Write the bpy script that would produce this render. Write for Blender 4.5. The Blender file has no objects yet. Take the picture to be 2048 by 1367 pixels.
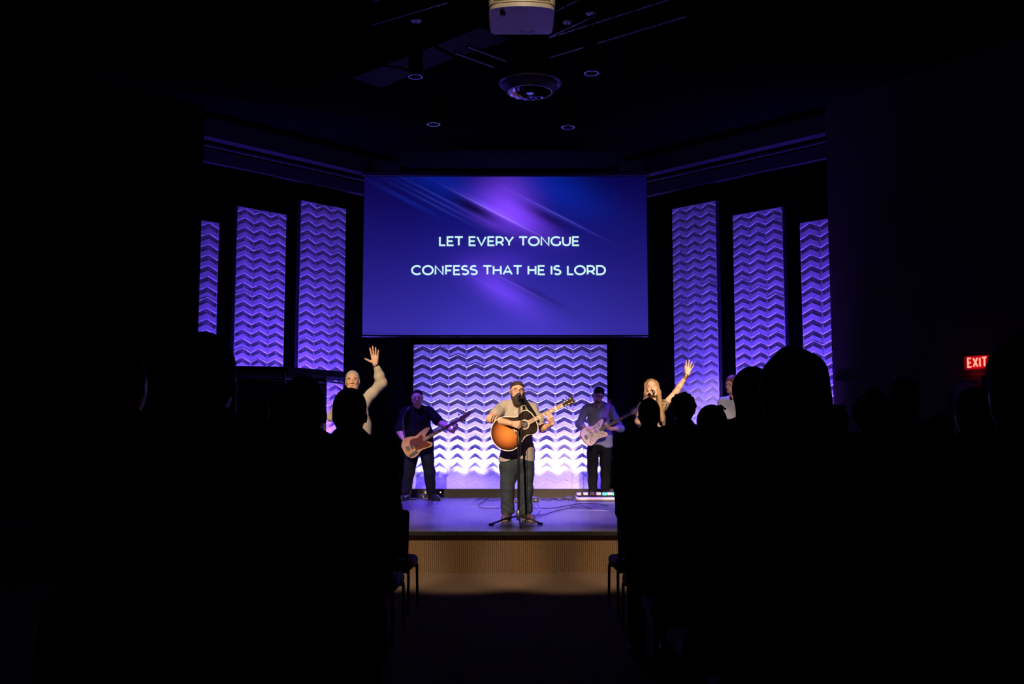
import bpy, math, random
import numpy as np
from mathutils import Matrix, Vector
R = math.radians
COL = bpy.context.scene.collection
FPX, CX, CY, CAMZ, PITCH = 1950.0, 1024.0, 683.5, 1.55, R(5.33)
STZ = 0.455          # stage top
CP, SP = math.cos(PITCH), math.sin(PITCH)

def V(*a): return np.array(a, float)
def ray(px, py):
    dx, dy = (px-CX)/FPX, (CY-py)/FPX
    return V(dx, CP - dy*SP, SP + dy*CP)
def at(px, py, Y):
    r = ray(px, py); t = Y/r[1]; return V(r[0]*t, Y, CAMZ + r[2]*t)
def onz(px, py, z):
    r = ray(px, py); t = (z-CAMZ)/r[2]; return V(r[0]*t, r[1]*t, z)
def onplane(px, py, P, N):
    r = ray(px, py); o = V(0, 0, CAMZ); t = np.dot(P-o, N)/np.dot(r, N); return o + r*t
def nrm(v):
    v = np.asarray(v, float); return v/np.linalg.norm(v)

# ---------------------------------------------------------------- materials
def mat(name, col, rough=.6, metal=0.0, var=.0, vscale=20, bump=0.0, bscale=60, spec=.5, emit=None, estr=0, sheen=0, alpha=1, coat=0):
    m = bpy.data.materials.new(name); m.use_nodes = True
    nt = m.node_tree; b = nt.nodes['Principled BSDF']
    b.inputs['Base Color'].default_value = (*col, 1); b.inputs['Roughness'].default_value = rough
    b.inputs['Metallic'].default_value = metal; b.inputs['Specular IOR Level'].default_value = spec
    if sheen: b.inputs['Sheen Weight'].default_value = sheen
    if coat: b.inputs['Coat Weight'].default_value = coat
    if emit: b.inputs['Emission Color'].default_value = (*emit, 1); b.inputs['Emission Strength'].default_value = estr
    tc = nt.nodes.new('ShaderNodeTexCoord')
    if var:
        n = nt.nodes.new('ShaderNodeTexNoise'); n.inputs['Scale'].default_value = vscale; n.inputs['Detail'].default_value = 5
        nt.links.new(tc.outputs['Object'], n.inputs['Vector'])
        mx = nt.nodes.new('ShaderNodeMix'); mx.data_type = 'RGBA'
        mx.inputs[6].default_value = (*[c*(1-var) for c in col], 1); mx.inputs[7].default_value = (*[min(1, c*(1+var)) for c in col], 1)
        nt.links.new(n.outputs['Fac'], mx.inputs[0]); nt.links.new(mx.outputs[2], b.inputs['Base Color'])
    if bump:
        n = nt.nodes.new('ShaderNodeTexNoise'); n.inputs['Scale'].default_value = bscale; n.inputs['Detail'].default_value = 3
        nt.links.new(tc.outputs['Object'], n.inputs['Vector'])
        bp = nt.nodes.new('ShaderNodeBump'); bp.inputs['Strength'].default_value = bump; bp.inputs['Distance'].default_value = .01
        nt.links.new(n.outputs['Fac'], bp.inputs['Height']); nt.links.new(bp.outputs['Normal'], b.inputs['Normal'])
    return m

def wave_mat(name, c1, c2, scale, axis='X', rough=.9, bump=.5, dist=.6):
    m = mat(name, c1, rough, spec=.2); nt = m.node_tree; b = nt.nodes['Principled BSDF']
    tc = nt.nodes.new('ShaderNodeTexCoord'); w = nt.nodes.new('ShaderNodeTexWave')
    w.bands_direction = axis; w.inputs['Scale'].default_value = scale; w.inputs['Distortion'].default_value = dist
    w.inputs['Detail'].default_value = 3; w.inputs['Detail Scale'].default_value = 3
    nt.links.new(tc.outputs['Object'], w.inputs['Vector'])
    n = nt.nodes.new('ShaderNodeTexNoise'); n.inputs['Scale'].default_value = 90
    nt.links.new(tc.outputs['Object'], n.inputs['Vector'])
    mu = nt.nodes.new('ShaderNodeMath'); mu.operation = 'MULTIPLY'
    nt.links.new(w.outputs['Fac'], mu.inputs[0]); nt.links.new(n.outputs['Fac'], mu.inputs[1])
    mx = nt.nodes.new('ShaderNodeMix'); mx.data_type = 'RGBA'
    mx.inputs[6].default_value = (*c1, 1); mx.inputs[7].default_value = (*c2, 1)
    nt.links.new(mu.outputs[0], mx.inputs[0]); nt.links.new(mx.outputs[2], b.inputs['Base Color'])
    bp = nt.nodes.new('ShaderNodeBump'); bp.inputs['Strength'].default_value = bump; bp.inputs['Distance'].default_value = .01
    nt.links.new(mu.outputs[0], bp.inputs['Height']); nt.links.new(bp.outputs['Normal'], b.inputs['Normal'])
    return m

def spot_mat(name, c1, c2, scale, thr=.5, rough=.7):
    m = mat(name, c1, rough); nt = m.node_tree; b = nt.nodes['Principled BSDF']
    tc = nt.nodes.new('ShaderNodeTexCoord'); n = nt.nodes.new('ShaderNodeTexNoise'); n.inputs['Scale'].default_value = scale
    n.inputs['Detail'].default_value = 1
    nt.links.new(tc.outputs['Object'], n.inputs['Vector'])
    r = nt.nodes.new('ShaderNodeValToRGB'); r.color_ramp.elements[0].position = thr-.03; r.color_ramp.elements[1].position = thr+.03
    r.color_ramp.elements[0].color = (*c1, 1); r.color_ramp.elements[1].color = (*c2, 1)
    nt.links.new(n.outputs['Fac'], r.inputs[0]); nt.links.new(r.outputs[0], b.inputs['Base Color'])
    return m

M = {}
M['panel'] = mat('white_wave_panel', (.78, .78, .80), .55, var=.03, vscale=3, spec=.3)
M['panel_edge'] = mat('panel_backing', (.03, .03, .05), .8, var=.1)
M['wall'] = mat('black_painted_wall', (.0012, .0012, .002), .9, var=.25, vscale=4, bump=.1, spec=0)
M['wall_brown'] = mat('brown_painted_wall', (.035, .025, .018), .85, var=.12, vscale=2, bump=.1, spec=.2)
M['ceiling'] = mat('black_ceiling', (.0018, .0018, .0025), .95, var=.2, vscale=3, spec=0)
M['soffit'] = mat('painted_soffit', (.0045, .0045, .008), .9, var=.1)
M['stage'] = mat('stage_vinyl', (.09, .088, .10), .36, var=.10, vscale=5, bump=.05, bscale=14, spec=.5)
M['black'] = mat('black_plastic', (.012, .012, .013), .45, var=.1)
M['black_matte'] = mat('black_matte', (.008, .008, .009), .85, var=.1)
M['black_metal'] = mat('black_metal', (.015, .015, .017), .3, .6, var=.1)
M['grey_metal'] = mat('grey_metal', (.16, .16, .18), .35, .8, var=.1)
M['chrome'] = mat('chrome', (.75, .75, .77), .18, 1, var=.05)
M['gold'] = mat('gold_metal', (.75, .52, .18), .3, 1, var=.1)
M['carpet'] = wave_mat('ribbed_carpet', (.10, .062, .035), (.42, .27, .15), 14.5, 'X')
M['floor'] = mat('brown_carpet', (.15, .105, .075), .95, var=.35, vscale=120, bump=.5, bscale=200, spec=.1)
M['wood_edge'] = mat('dark_wood', (.020, .012, .010), .5, var=.3, vscale=12)
M['white'] = mat('white_plastic', (.75, .74, .70), .4, var=.03)
M['cream'] = mat('cream_plastic', (.72, .64, .50), .4, var=.03)
M['skin'] = mat('skin', (.62, .36, .25), .5, var=.08, vscale=30, bump=.05, bscale=150, spec=.4)
M['skin_pale'] = mat('pale_skin', (.72, .45, .33), .5, var=.06, vscale=30, spec=.4)
M['lips'] = mat('lips', (.42, .13, .11), .45, var=.1)
M['mouth'] = mat('mouth_inside', (.06, .012, .012), .5, var=.1)
M['ink'] = mat('tattoo_ink', (.035, .03, .035), .55, var=.1)
M['eye'] = mat('eyeball', (.75, .72, .70), .2, var=.03)
M['iris'] = mat('iris', (.04, .03, .02), .2, var=.1)
M['hair_dark'] = mat('dark_brown_hair', (.030, .015, .009), .7, var=.4, vscale=90, bump=.6, bscale=120)
M['hair_black'] = mat('black_hair', (.008, .006, .005), .8, var=.4, vscale=90, bump=.5, bscale=160, spec=.15)
M['hair_red'] = mat('reddish_brown_hair', (.10, .035, .018), .5, var=.4, vscale=90, bump=.6, bscale=120)
M['hair_grey'] = mat('short_grey_hair', (.42, .38, .34), .6, var=.25, vscale=120, bump=.5, bscale=160)
M['hair_blond'] = wave_mat('long_blond_hair', (.20, .11, .05), (.62, .42, .22), 22, 'X', rough=.5, bump=.25, dist=2.5)
M['tee'] = mat('heather_grey_cotton', (.36, .33, .29), .9, var=.12, vscale=250, bump=.15, bscale=300, spec=.15)
M['jeans'] = mat('dark_denim', (.026, .038, .050), .85, var=.35, vscale=40, bump=.2, bscale=300, spec=.2)
M['black_cloth'] = mat('black_cloth', (.0065, .0065, .008), .9, var=.2, bump=.1, bscale=200, spec=.1)
M['brown_cloth'] = mat('brown_cotton', (.10, .05, .03), .9, var=.15, bump=.1, bscale=200, spec=.1)
M['navy_cloth'] = mat('navy_cloth', (.010, .012, .022), .9, var=.2, bump=.1, bscale=200, spec=.1)
M['chambray'] = mat('blue_chambray', (.20, .22, .28), .85, var=.12, vscale=200, bump=.15, bscale=250, spec=.2)
M['denim_shirt'] = mat('pale_denim_shirt', (.33, .38, .46), .85, var=.12, vscale=200, bump=.15, bscale=250, spec=.2)
M['sweater'] = mat('cream_knit', (.52, .48, .41), .9, var=.18, vscale=160, bump=.5, bscale=220, spec=.15)
M['leopard'] = spot_mat('spotted_print', (.025, .02, .018), (.50, .38, .25), 95, .53)
M['leather'] = mat('brown_leather', (.075, .045, .028), .45, var=.3, vscale=20)
M['sole'] = mat('tan_rubber', (.18, .14, .10), .7, var=.1)
M['strap_brown'] = spot_mat('tooled_strap', (.09, .035, .02), (.22, .09, .05), 60, .55, .5)
M['seat'] = mat('purple_upholstery', (.035, .022, .075), .85, var=.3, vscale=150, bump=.2, bscale=250, sheen=.15)
M['maple'] = mat('maple', (.40, .23, .11), .35, var=.2, vscale=14)
M['ash'] = mat('natural_ash', (.58, .30, .12), .35, var=.25, vscale=9, coat=.3)
M['rosewood'] = mat('rosewood', (.055, .026, .018), .4, var=.3, vscale=30)
M['tortoise'] = mat('tortoise_pickguard', (.14, .022, .014), .25, var=.6, vscale=40)
M['pick_black'] = mat('black_pickguard', (.022, .014, .012), .2, var=.5, vscale=30)
M['ivory'] = mat('ivory', (.72, .64, .52), .4, var=.04)
M['red_gloss'] = mat('red_lacquer', (.42, .03, .02), .25, var=.1, coat=.3)
M['red_board'] = mat('red_keyboard', (.6, .01, .008), .4, var=.05)
M['paisley'] = spot_mat('patterned_pickguard', (.55, .46, .38), (.07, .04, .05), 55, .58, .35)
M['teal'] = mat('teal_case', (.08, .55, .42), .4, var=.05, emit=(.1, .8, .6), estr=.5)
M['amber_led'] = mat('amber_led', (.9, .6, .3), .4, emit=(1, .75, .45), estr=2.5)
M['white_led'] = mat('white_led', (.9, .9, 1), .4, emit=(.75, .7, 1), estr=4)
M['purple_led'] = mat('purple_led', (.3, .2, 1), .4, emit=(.25, .12, 1), estr=1.5)
M['tile_shade'] = mat('shaded_tile_black', (.004, .004, .006), .95, var=.2, spec=.05)
M['booth'] = mat('black_absorber', (.006, .006, .007), .95, var=.2, bump=.3, bscale=50)
M['cable'] = mat('black_rubber', (.008, .008, .010), .55, var=.1)
M['tape'] = mat('pale_tape', (.42, .42, .48), .6, var=.1)
M['exit_face'] = mat('exit_red_lens', (.3, .0, .0), .4, emit=(1, .0, .015), estr=.42)
M['exit_dim'] = mat('exit_side_lens', (.2, .0, .0), .4, emit=(1, .0, .015), estr=.12)
M['exit_letter'] = mat('exit_letter_light', (.9, .4, .3), .4, emit=(1, .33, .20), estr=1.25)
M['text'] = mat('projected_lettering', (.0, .0, .0), .6, emit=(.62, .94, 1), estr=1.0)
M['door'] = mat('dark_door', (.012, .012, .014), .6, var=.1)
def glass():
    m = bpy.data.materials.new('clear_acrylic'); m.use_nodes = True; nt = m.node_tree
    for n in list(nt.nodes): nt.nodes.remove(n)
    o = nt.nodes.new('ShaderNodeOutputMaterial'); t = nt.nodes.new('ShaderNodeBsdfTransparent'); g = nt.nodes.new('ShaderNodeBsdfGlossy')
    g.inputs['Roughness'].default_value = .05; t.inputs[0].default_value = (.93, .94, .96, 1)
    f = nt.nodes.new('ShaderNodeFresnel'); f.inputs[0].default_value = 1.4; mx = nt.nodes.new('ShaderNodeMixShader')
    nt.links.new(f.outputs[0], mx.inputs[0]); nt.links.new(t.outputs[0], mx.inputs[1]); nt.links.new(g.outputs[0], mx.inputs[2])
    nt.links.new(mx.outputs[0], o.inputs[0]); return m
M['acrylic'] = glass()

# ---------------------------------------------------------------- objects
def link_mesh(name, verts, faces, m, parent=None, smooth=False, origin=None, mats=None, midx=None):
    me = bpy.data.meshes.new(name)
    verts = np.asarray(verts, float)
    if origin is not None: verts = verts - np.asarray(origin)
    if isinstance(faces, np.ndarray):
        nv, nf, k = len(verts), len(faces), faces.shape[1]
        me.vertices.add(nv); me.vertices.foreach_set('co', verts.astype(np.float32).ravel())
        me.loops.add(nf*k); me.loops.foreach_set('vertex_index', faces.astype(np.int32).ravel())
        me.polygons.add(nf); me.polygons.foreach_set('loop_start', np.arange(0, nf*k, k, dtype=np.int32))
        me.update(calc_edges=True)
    else:
        me.from_pydata(verts.tolist(), [], faces); me.update()
    for mm in (mats or [m]): me.materials.append(mm)
    if midx is not None: me.polygons.foreach_set('material_index', np.asarray(midx, np.int32))
    if smooth: me.polygons.foreach_set('use_smooth', np.ones(len(me.polygons), bool))
    me.validate()
    o = bpy.data.objects.new(name, me); COL.objects.link(o)
    if parent is not None: o.parent = parent
    if origin is not None and parent is None: o.location = origin
    return o

def tag(o, label=None, cat=None, group=None, kind=None):
    if label: o['label'] = label
    if cat: o['category'] = cat
    if group: o['group'] = group
    if kind: o['kind'] = kind
    return o
def empty(name, loc, label=None, cat=None, group=None, mw=None):
    o = bpy.data.objects.new(name, None); COL.objects.link(o); o.empty_display_size = .1
    if mw is not None: o.matrix_world = mw
    else: o.location = loc
    return tag(o, label, cat, group)
def structure(o): o['kind'] = 'structure'; return o
def copy_tree(o, parent=None):
    c = o.copy(); COL.objects.link(c)
    if parent is not None: c.parent = parent
    for ch in list(o.children): copy_tree(ch, c)
    return c

class MB:
    def __init__(s): s.v = []; s.f = []
    def add(s, vs, fs):
        n = len(s.v); s.v += [tuple(map(float, x)) for x in vs]; s.f += [tuple(i+n for i in f) for f in fs]; return s
    def box(s, c, size, Rm=None, bev=0.0):
        c = np.asarray(c, float); h = np.asarray(size, float)/2; Rm = np.eye(3) if Rm is None else np.asarray(Rm)
        if bev <= 0:
            vs = [c + Rm @ (h*np.array([x, y, z])) for x in (-1, 1) for y in (-1, 1) for z in (-1, 1)]
            return s.add(vs, [(0, 1, 3, 2), (4, 6, 7, 5), (0, 4, 5, 1), (2, 3, 7, 6), (0, 2, 6, 4), (1, 5, 7, 3)])
        b = min(bev, *(h*.95)); vs = []; idx = {}
        for sx in (-1, 1):
            for sy in (-1, 1):
                for sz in (-1, 1):
                    sg = np.array([sx, sy, sz])
                    for a in range(3):
                        p = h.copy()
                        for q in range(3):
                            if q != a: p[q] -= b
                        idx[(sx, sy, sz, a)] = len(vs); vs.append(c + Rm @ (sg*p))
        fs = []
        for a in range(3):
            o1, o2 = (a+1) % 3, (a+2) % 3
            for sa in (-1, 1):
                q = []
                for (u, w) in ((-1, -1), (1, -1), (1, 1), (-1, 1)):
                    sg = [0, 0, 0]; sg[a] = sa; sg[o1] = u; sg[o2] = w; q.append(idx[(*sg, a)])
                fs.append(tuple(q if sa > 0 else q[::-1]))
        for a in range(3):
            o1, o2 = (a+1) % 3, (a+2) % 3
            for u in (-1, 1):
                for w in (-1, 1):
                    k = []
                    for sa, ax in ((-1, o1), (1, o1), (1, o2), (-1, o2)):
                        sg = [0, 0, 0]; sg[a] = sa; sg[o1] = u; sg[o2] = w; k.append(idx[(*sg, ax)])
                    fs.append(tuple(k))
        for sx in (-1, 1):
            for sy in (-1, 1):
                for sz in (-1, 1): fs.append(tuple(idx[(sx, sy, sz, a)] for a in range(3)))
        return s.add(vs, fs)
    def cyl(s, a, b, r1, r2=None, n=16, cap=True):
        a = np.asarray(a, float); b = np.asarray(b, float); r2 = r1 if r2 is None else r2
        d = nrm(b-a); t = V(0, 0, 1) if abs(d[2]) < .9 else V(1, 0, 0); u = nrm(np.cross(d, t)); w = np.cross(d, u)
        vs = []; 
        for (p, r) in ((a, r1), (b, r2)):
            for i in range(n):
                t = 2*math.pi*i/n; vs.append(p + r*(math.cos(t)*u + math.sin(t)*w))
        fs = [(i, (i+1) % n, n+(i+1) % n, n+i) for i in range(n)]
        if cap: fs += [tuple(range(n))[::-1], tuple(range(n, 2*n))]
        return s.add(vs, fs)
    def tube(s, pts, r, n=8, closed=False):
        pts = [np.asarray(p, float) for p in pts]; N = len(pts); vs = []; prev = None
        for i, p in enumerate(pts):
            d = nrm((pts[(i+1) % N] if (closed or i < N-1) else p) - (pts[i-1] if (closed or i > 0) else p))
            if prev is None:
                t = V(0, 0, 1) if abs(d[2]) < .9 else V(1, 0, 0); u = nrm(np.cross(d, t))
            else: u = nrm(prev - d*np.dot(prev, d))
            prev = u; w = np.cross(d, u); rr = r[i] if hasattr(r, '__len__') else r
            for k in range(n):
                t = 2*math.pi*k/n; vs.append(p + rr*(math.cos(t)*u + math.sin(t)*w))
        fs = []
        for i in range(N if closed else N-1):
            j = (i+1) % N
            fs += [(i*n+k, i*n+(k+1) % n, j*n+(k+1) % n, j*n+k) for k in range(n)]
        if not closed: fs += [tuple(range(n))[::-1], tuple(range((N-1)*n, N*n))]
        return s.add(vs, fs)
    def lathe(s, c, prof, n=32, Rm=None):
        Rm = np.eye(3) if Rm is None else Rm; vs = []
        for (r, z) in prof:
            for k in range(n):
                t = 2*math.pi*k/n; vs.append(np.asarray(c) + Rm @ V(r*math.cos(t), r*math.sin(t), z))
        fs = []
        for i in range(len(prof)-1):
            fs += [(i*n+k, i*n+(k+1) % n, (i+1)*n+(k+1) % n, (i+1)*n+k) for k in range(n)]
        return s.add(vs, fs)
    def sphere(s, c, r, n=12, m=8):
        r = np.broadcast_to(np.asarray(r, float), 3); vs = [np.asarray(c)+V(0, 0, -r[2])]
        for i in range(1, m):
            ph = -math.pi/2 + math.pi*i/m
            for k in range(n):
                t = 2*math.pi*k/n; vs.append(np.asarray(c) + r*V(math.cos(ph)*math.cos(t), math.cos(ph)*math.sin(t), math.sin(ph)))
        vs.append(np.asarray(c)+V(0, 0, r[2])); fs = [(0, 1+(k+1) % n, 1+k) for k in range(n)]
        for i in range(m-2):
            a = 1+i*n; fs += [(a+k, a+(k+1) % n, a+n+(k+1) % n, a+n+k) for k in range(n)]
        a = 1+(m-2)*n; T = len(vs)-1; fs += [(a+k, a+(k+1) % n, T) for k in range(n)]
        return s.add(vs, fs)
    def prism(s, pts, z0, z1, F=None):
        """outline (x,y) extruded z0..z1, F maps local->target"""
        n = len(pts); vs = [V(x, y, z0) for x, y in pts] + [V(x, y, z1) for x, y in pts]
        if F is not None: vs = [F(v) for v in vs]
        fs = [tuple(range(n))[::-1], tuple(range(n, 2*n))] + [(i, (i+1) % n, n+(i+1) % n, n+i) for i in range(n)]
        return s.add(vs, fs)
    def quad(s, a, b, c, d): return s.add([a, b, c, d], [(0, 1, 2, 3)])
    def build(s, name, m, parent=None, smooth=False, origin=None, mats=None, midx=None):
        o = link_mesh(name, s.v, s.f, m, parent, smooth, origin, mats, midx)
        if smooth:
            try:
                bpy_mesh = o.data
                bpy_mesh.set_sharp_from_angle(angle=R(38))
            except Exception: pass
        return o

def spline(pts, n=8, closed=True):
    P = [np.asarray(p, float) for p in pts]; N = len(P); out = []
    for i in range(N if closed else N-1):
        if closed: p0, p1, p2, p3 = P[i-1], P[i], P[(i+1) % N], P[(i+2) % N]
        else: p0, p1, p2, p3 = P[max(i-1, 0)], P[i], P[i+1], P[min(i+2, N-1)]
        for k in range(n):
            t = k/n; out.append(.5*((2*p1) + (-p0+p2)*t + (2*p0-5*p1+4*p2-p3)*t*t + (-p0+3*p1-3*p2+p3)*t**3))
    if not closed: out.append(P[-1])
    return out

# ---------------------------------------------------------------- smooth distance-field modelling
def surface_nets(D, lo, h):
    s = D < 0
    nx, ny, nz = D.shape
    c = np.zeros((nx-1, ny-1, nz-1), np.uint8)
    for i in (0, 1):
        for j in (0, 1):
            for k in (0, 1): c += s[i:nx-1+i, j:ny-1+j, k:nz-1+k]
    act = (c > 0) & (c < 8); ii = np.argwhere(act); idx = -np.ones(act.shape, np.int64); idx[act] = np.arange(len(ii))
    acc = np.zeros((len(ii), 3)); cnt = np.zeros(len(ii))
    corners = [(i, j, k) for i in (0, 1) for j in (0, 1) for k in (0, 1)]
    vals = {cn: D[ii[:, 0]+cn[0], ii[:, 1]+cn[1], ii[:, 2]+cn[2]] for cn in corners}
    for a in corners:
        for ax in range(3):
            if a[ax] == 0:
                b = list(a); b[ax] = 1; b = tuple(b); va, vb = vals[a], vals[b]; m = (va < 0) != (vb < 0)
                t = np.where(m, va/np.where(m, va-vb, 1), 0)
                for q in range(3): acc[:, q] += np.where(m, a[q] + (t if q == ax else 0), 0)
                cnt += m
    verts = lo + (ii + acc/cnt[:, None])*h
    faces = []
    for ax in range(3):
        o1, o2 = (ax+1) % 3, (ax+2) % 3
        sl0 = [slice(None)]*3; sl1 = [slice(None)]*3; sl0[ax] = slice(0, -1); sl1[ax] = slice(1, None)
        ch = s[tuple(sl0)] != s[tuple(sl1)]
        e = np.argwhere(ch); e = e[(e[:, o1] > 0) & (e[:, o2] > 0) & (e[:, o1] < D.shape[o1]-1) & (e[:, o2] < D.shape[o2]-1)]
        flip = s[e[:, 0], e[:, 1], e[:, 2]]
        q = []
        for (d1, d2) in ((0, 0), (-1, 0), (-1, -1), (0, -1)):
            p = e.copy(); p[:, o1] += d1; p[:, o2] += d2; q.append(idx[p[:, 0], p[:, 1], p[:, 2]])
        q = np.stack(q, 1); q[~flip] = q[~flip][:, ::-1]; faces.append(q)
    faces = np.concatenate(faces); faces = faces[(faces >= 0).all(1)]
    return verts, faces[:, ::-1]

class Sdf:
    def __init__(s, h=.006): s.p = []; s.h = h; s.post = []
    def cap(s, a, b, ra, rb=None, k=.02, op='+', flat=None):
        s.p.append(('c', np.asarray(a, float), np.asarray(b, float), ra, ra if rb is None else rb, k, op, flat)); return s
    def ell(s, c, r, k=.02, op='+', B=None):
        s.p.append(('e', np.asarray(c, float), np.broadcast_to(np.asarray(r, float), 3), None, None, k, op, B)); return s
    def box(s, c, hsz, r, k=.01, op='+', B=None):
        s.p.append(('b', np.asarray(c, float), np.asarray(hsz, float), r, None, k, op, B)); return s
    def grow(s, d, h=None):
        n = Sdf(h or s.h)
        for q in s.p:
            q = list(q)
            if q[0] == 'c': q[3] += d; q[4] += d
            elif q[0] == 'e': q[2] = q[2] + d
            n.p.append(tuple(q))
        return n
    def ext(s, q):
        if q[0] == 'c':
            r = max(q[3], q[4]); return np.minimum(q[1], q[2])-r, np.maximum(q[1], q[2])+r
        if q[0] == 'e': r = q[2].max(); return q[1]-r, q[1]+r
        r = np.linalg.norm(q[2]); return q[1]-r, q[1]+r
    def build(s, name, m, parent=None, origin=None, mats=None, paint=None, dec=None):
        h = s.h; E = [s.ext(q) for q in s.p if q[6] == '+']
        lo = np.min([e[0] for e in E], 0)-3*h-.01; hi = np.max([e[1] for e in E], 0)+3*h+.01
        n = np.ceil((hi-lo)/h).astype(int)+1
        D = np.full(n, .5, np.float32); ax = [lo[i]+h*np.arange(n[i]) for i in range(3)]
        for q in s.p:
            a, b = s.ext(q); mg = q[5]+2.5*h
            i0 = np.clip(np.floor((a-mg-lo)/h).astype(int), 0, n-1); i1 = np.clip(np.ceil((b+mg-lo)/h).astype(int)+1, 1, n)
            if (i1 <= i0).any(): continue
            X = ax[0][i0[0]:i1[0]][:, None, None]; Y = ax[1][i0[1]:i1[1]][None, :, None]; Z = ax[2][i0[2]:i1[2]][None, None, :]
            if q[0] == 'c':
                _, A, Bp, ra, rb, k, op, flat = q; ab = Bp-A; L = max(ab@ab, 1e-9)
                t = np.clip(((X-A[0])*ab[0]+(Y-A[1])*ab[1]+(Z-A[2])*ab[2])/L, 0, 1)
                dx, dy, dz = X-A[0]-t*ab[0], Y-A[1]-t*ab[1], Z-A[2]-t*ab[2]
                d2 = dx*dx+dy*dy+dz*dz
                if flat is not None:
                    nn, rt = flat; c = dx*nn[0]+dy*nn[1]+dz*nn[2]; d2 = d2 + c*c*(1/rt**2-1)
                    d = np.sqrt(d2)-(ra+(rb-ra)*t); d = d*(.5+.5*rt)
                else: d = np.sqrt(d2)-(ra+(rb-ra)*t)
            else:
                c = q[1]; B = q[7]; P = [X-c[0], Y-c[1], Z-c[2]]
                if B is not None: P = [P[0]*B[i][0]+P[1]*B[i][1]+P[2]*B[i][2] for i in range(3)]
                k, op = q[5], q[6]
                if q[0] == 'e':
                    r = q[2]; k0 = np.sqrt((P[0]/r[0])**2+(P[1]/r[1])**2+(P[2]/r[2])**2); k1 = np.sqrt((P[0]/r[0]**2)**2+(P[1]/r[1]**2)**2+(P[2]/r[2]**2)**2)
                    d = k0*(k0-1)/np.maximum(k1, 1e-6)
                else:
                    hs, r = q[2]-q[3], q[3]; Q = [np.abs(P[i])-hs[i] for i in range(3)]
                    d = np.sqrt(sum(np.maximum(x, 0)**2 for x in Q)) + np.minimum(np.maximum(np.maximum(Q[0], Q[1]), Q[2]), 0) - r
            blk = D[i0[0]:i1[0], i0[1]:i1[1], i0[2]:i1[2]]
            if op == '+':
                hh = np.maximum(k-np.abs(blk-d), 0)/k; blk[...] = np.minimum(blk, d)-hh*hh*k/4
            else:
                hh = np.maximum(k-np.abs(blk+d), 0)/k; blk[...] = np.maximum(blk, -d)+hh*hh*k/4
        XYZ = (ax[0][:, None, None], ax[1][None, :, None], ax[2][None, None, :])
        for f in s.post: D = f(D, *XYZ).astype(np.float32)
        D[0] = D[-1] = .5; D[:, 0] = D[:, -1] = .5; D[:, :, 0] = D[:, :, -1] = .5
        v, f = surface_nets(D, lo, h)
        midx = None
        if paint is not None: midx = paint(v[f].mean(1))
        return link_mesh(name, v, f, m, parent, True, origin, mats, midx)
    def cut(s, P, N, k=.004):
        P = np.asarray(P); N = nrm(N)
        s.post.append(lambda D, X, Y, Z: np.maximum(D, (X-P[0])*N[0]+(Y-P[1])*N[1]+(Z-P[2])*N[2])); return s
    def folds(s, amp, f=(9, 9, 28), ph=0.0):
        def g(D, X, Y, Z):
            w = np.sin(Z*f[2]+3.0*np.sin(X*f[0]+ph)+2*np.sin(Y*f[1]+1.3*ph)) + .6*np.sin(X*f[0]*3.1+Z*f[2]*.6+ph*2+np.sin(Y*12))
            return D + amp*w*(np.abs(D) < .05)
        s.post.append(g); return s
import bmesh
rnd = random.Random(7)
# ---------------------------------------------------------------- room shell
YB = 17.40                       # back wall plane
KL, KR = 19.28, 19.16            # angled walls: left X = Y-KL, right X = KR-Y
def slab(name, poly, z0, z1, m):
    b = MB(); b.prism(poly, z0, z1); return structure(b.build(name, m))
structure(MB().box((0, 7.0, -.05), (26, 22, .1)).build('floor', M['floor']))
structure(MB().box((0, 8.0, 6.42), (26, 23, .1)).build('ceiling', M['ceiling']))
HZ = 6.37
structure(MB().box((0, YB+.15, HZ/2), (YB-KL+4.3+1.9+.9, .2, HZ)).build('wall_back', M['wall']))
def wall_line(name, A, B, th, m, z0=0.0, z1=HZ):
    A, B = V(*A), V(*B); d = nrm(B-A); n = V(-d[1], d[0])*th
    b = MB(); b.prism([A, B, B+n, A+n], z0, z1); return structure(b.build(name, m))
PY = 14.0
xl = at(394, 560, PY)[0]; xr = at(1662, 620, PY)[0]
wall_line('wall_stage_left', (YB+.05-KL, YB+.05), (PY+.12-KL, PY+.12), -.2, M['wall'])
wall_line('wall_stage_right', (KR-YB-.05, YB+.05), (KR-PY-.12, PY+.12), .2, M['wall'])
wall_line('wall_left', (xl, PY), (-12.4, PY), -.12, M['wall'])
RW0, RW1 = V(xr, PY), V(xr+4.0, PY-6.4)
wall_line('wall_right', RW0, RW1, .15, M['wall_brown'])
wall_line('wall_side', (-12.4, PY), (-12.4, -3.5), -.15, M['wall'])
wall_line('wall_far_right', RW1, (12.4, -3.5), .15, M['wall_brown'])
structure(MB().box((0, -3.6, HZ/2), (25, .15, HZ)).build('wall_rear', M['wall']))
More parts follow.
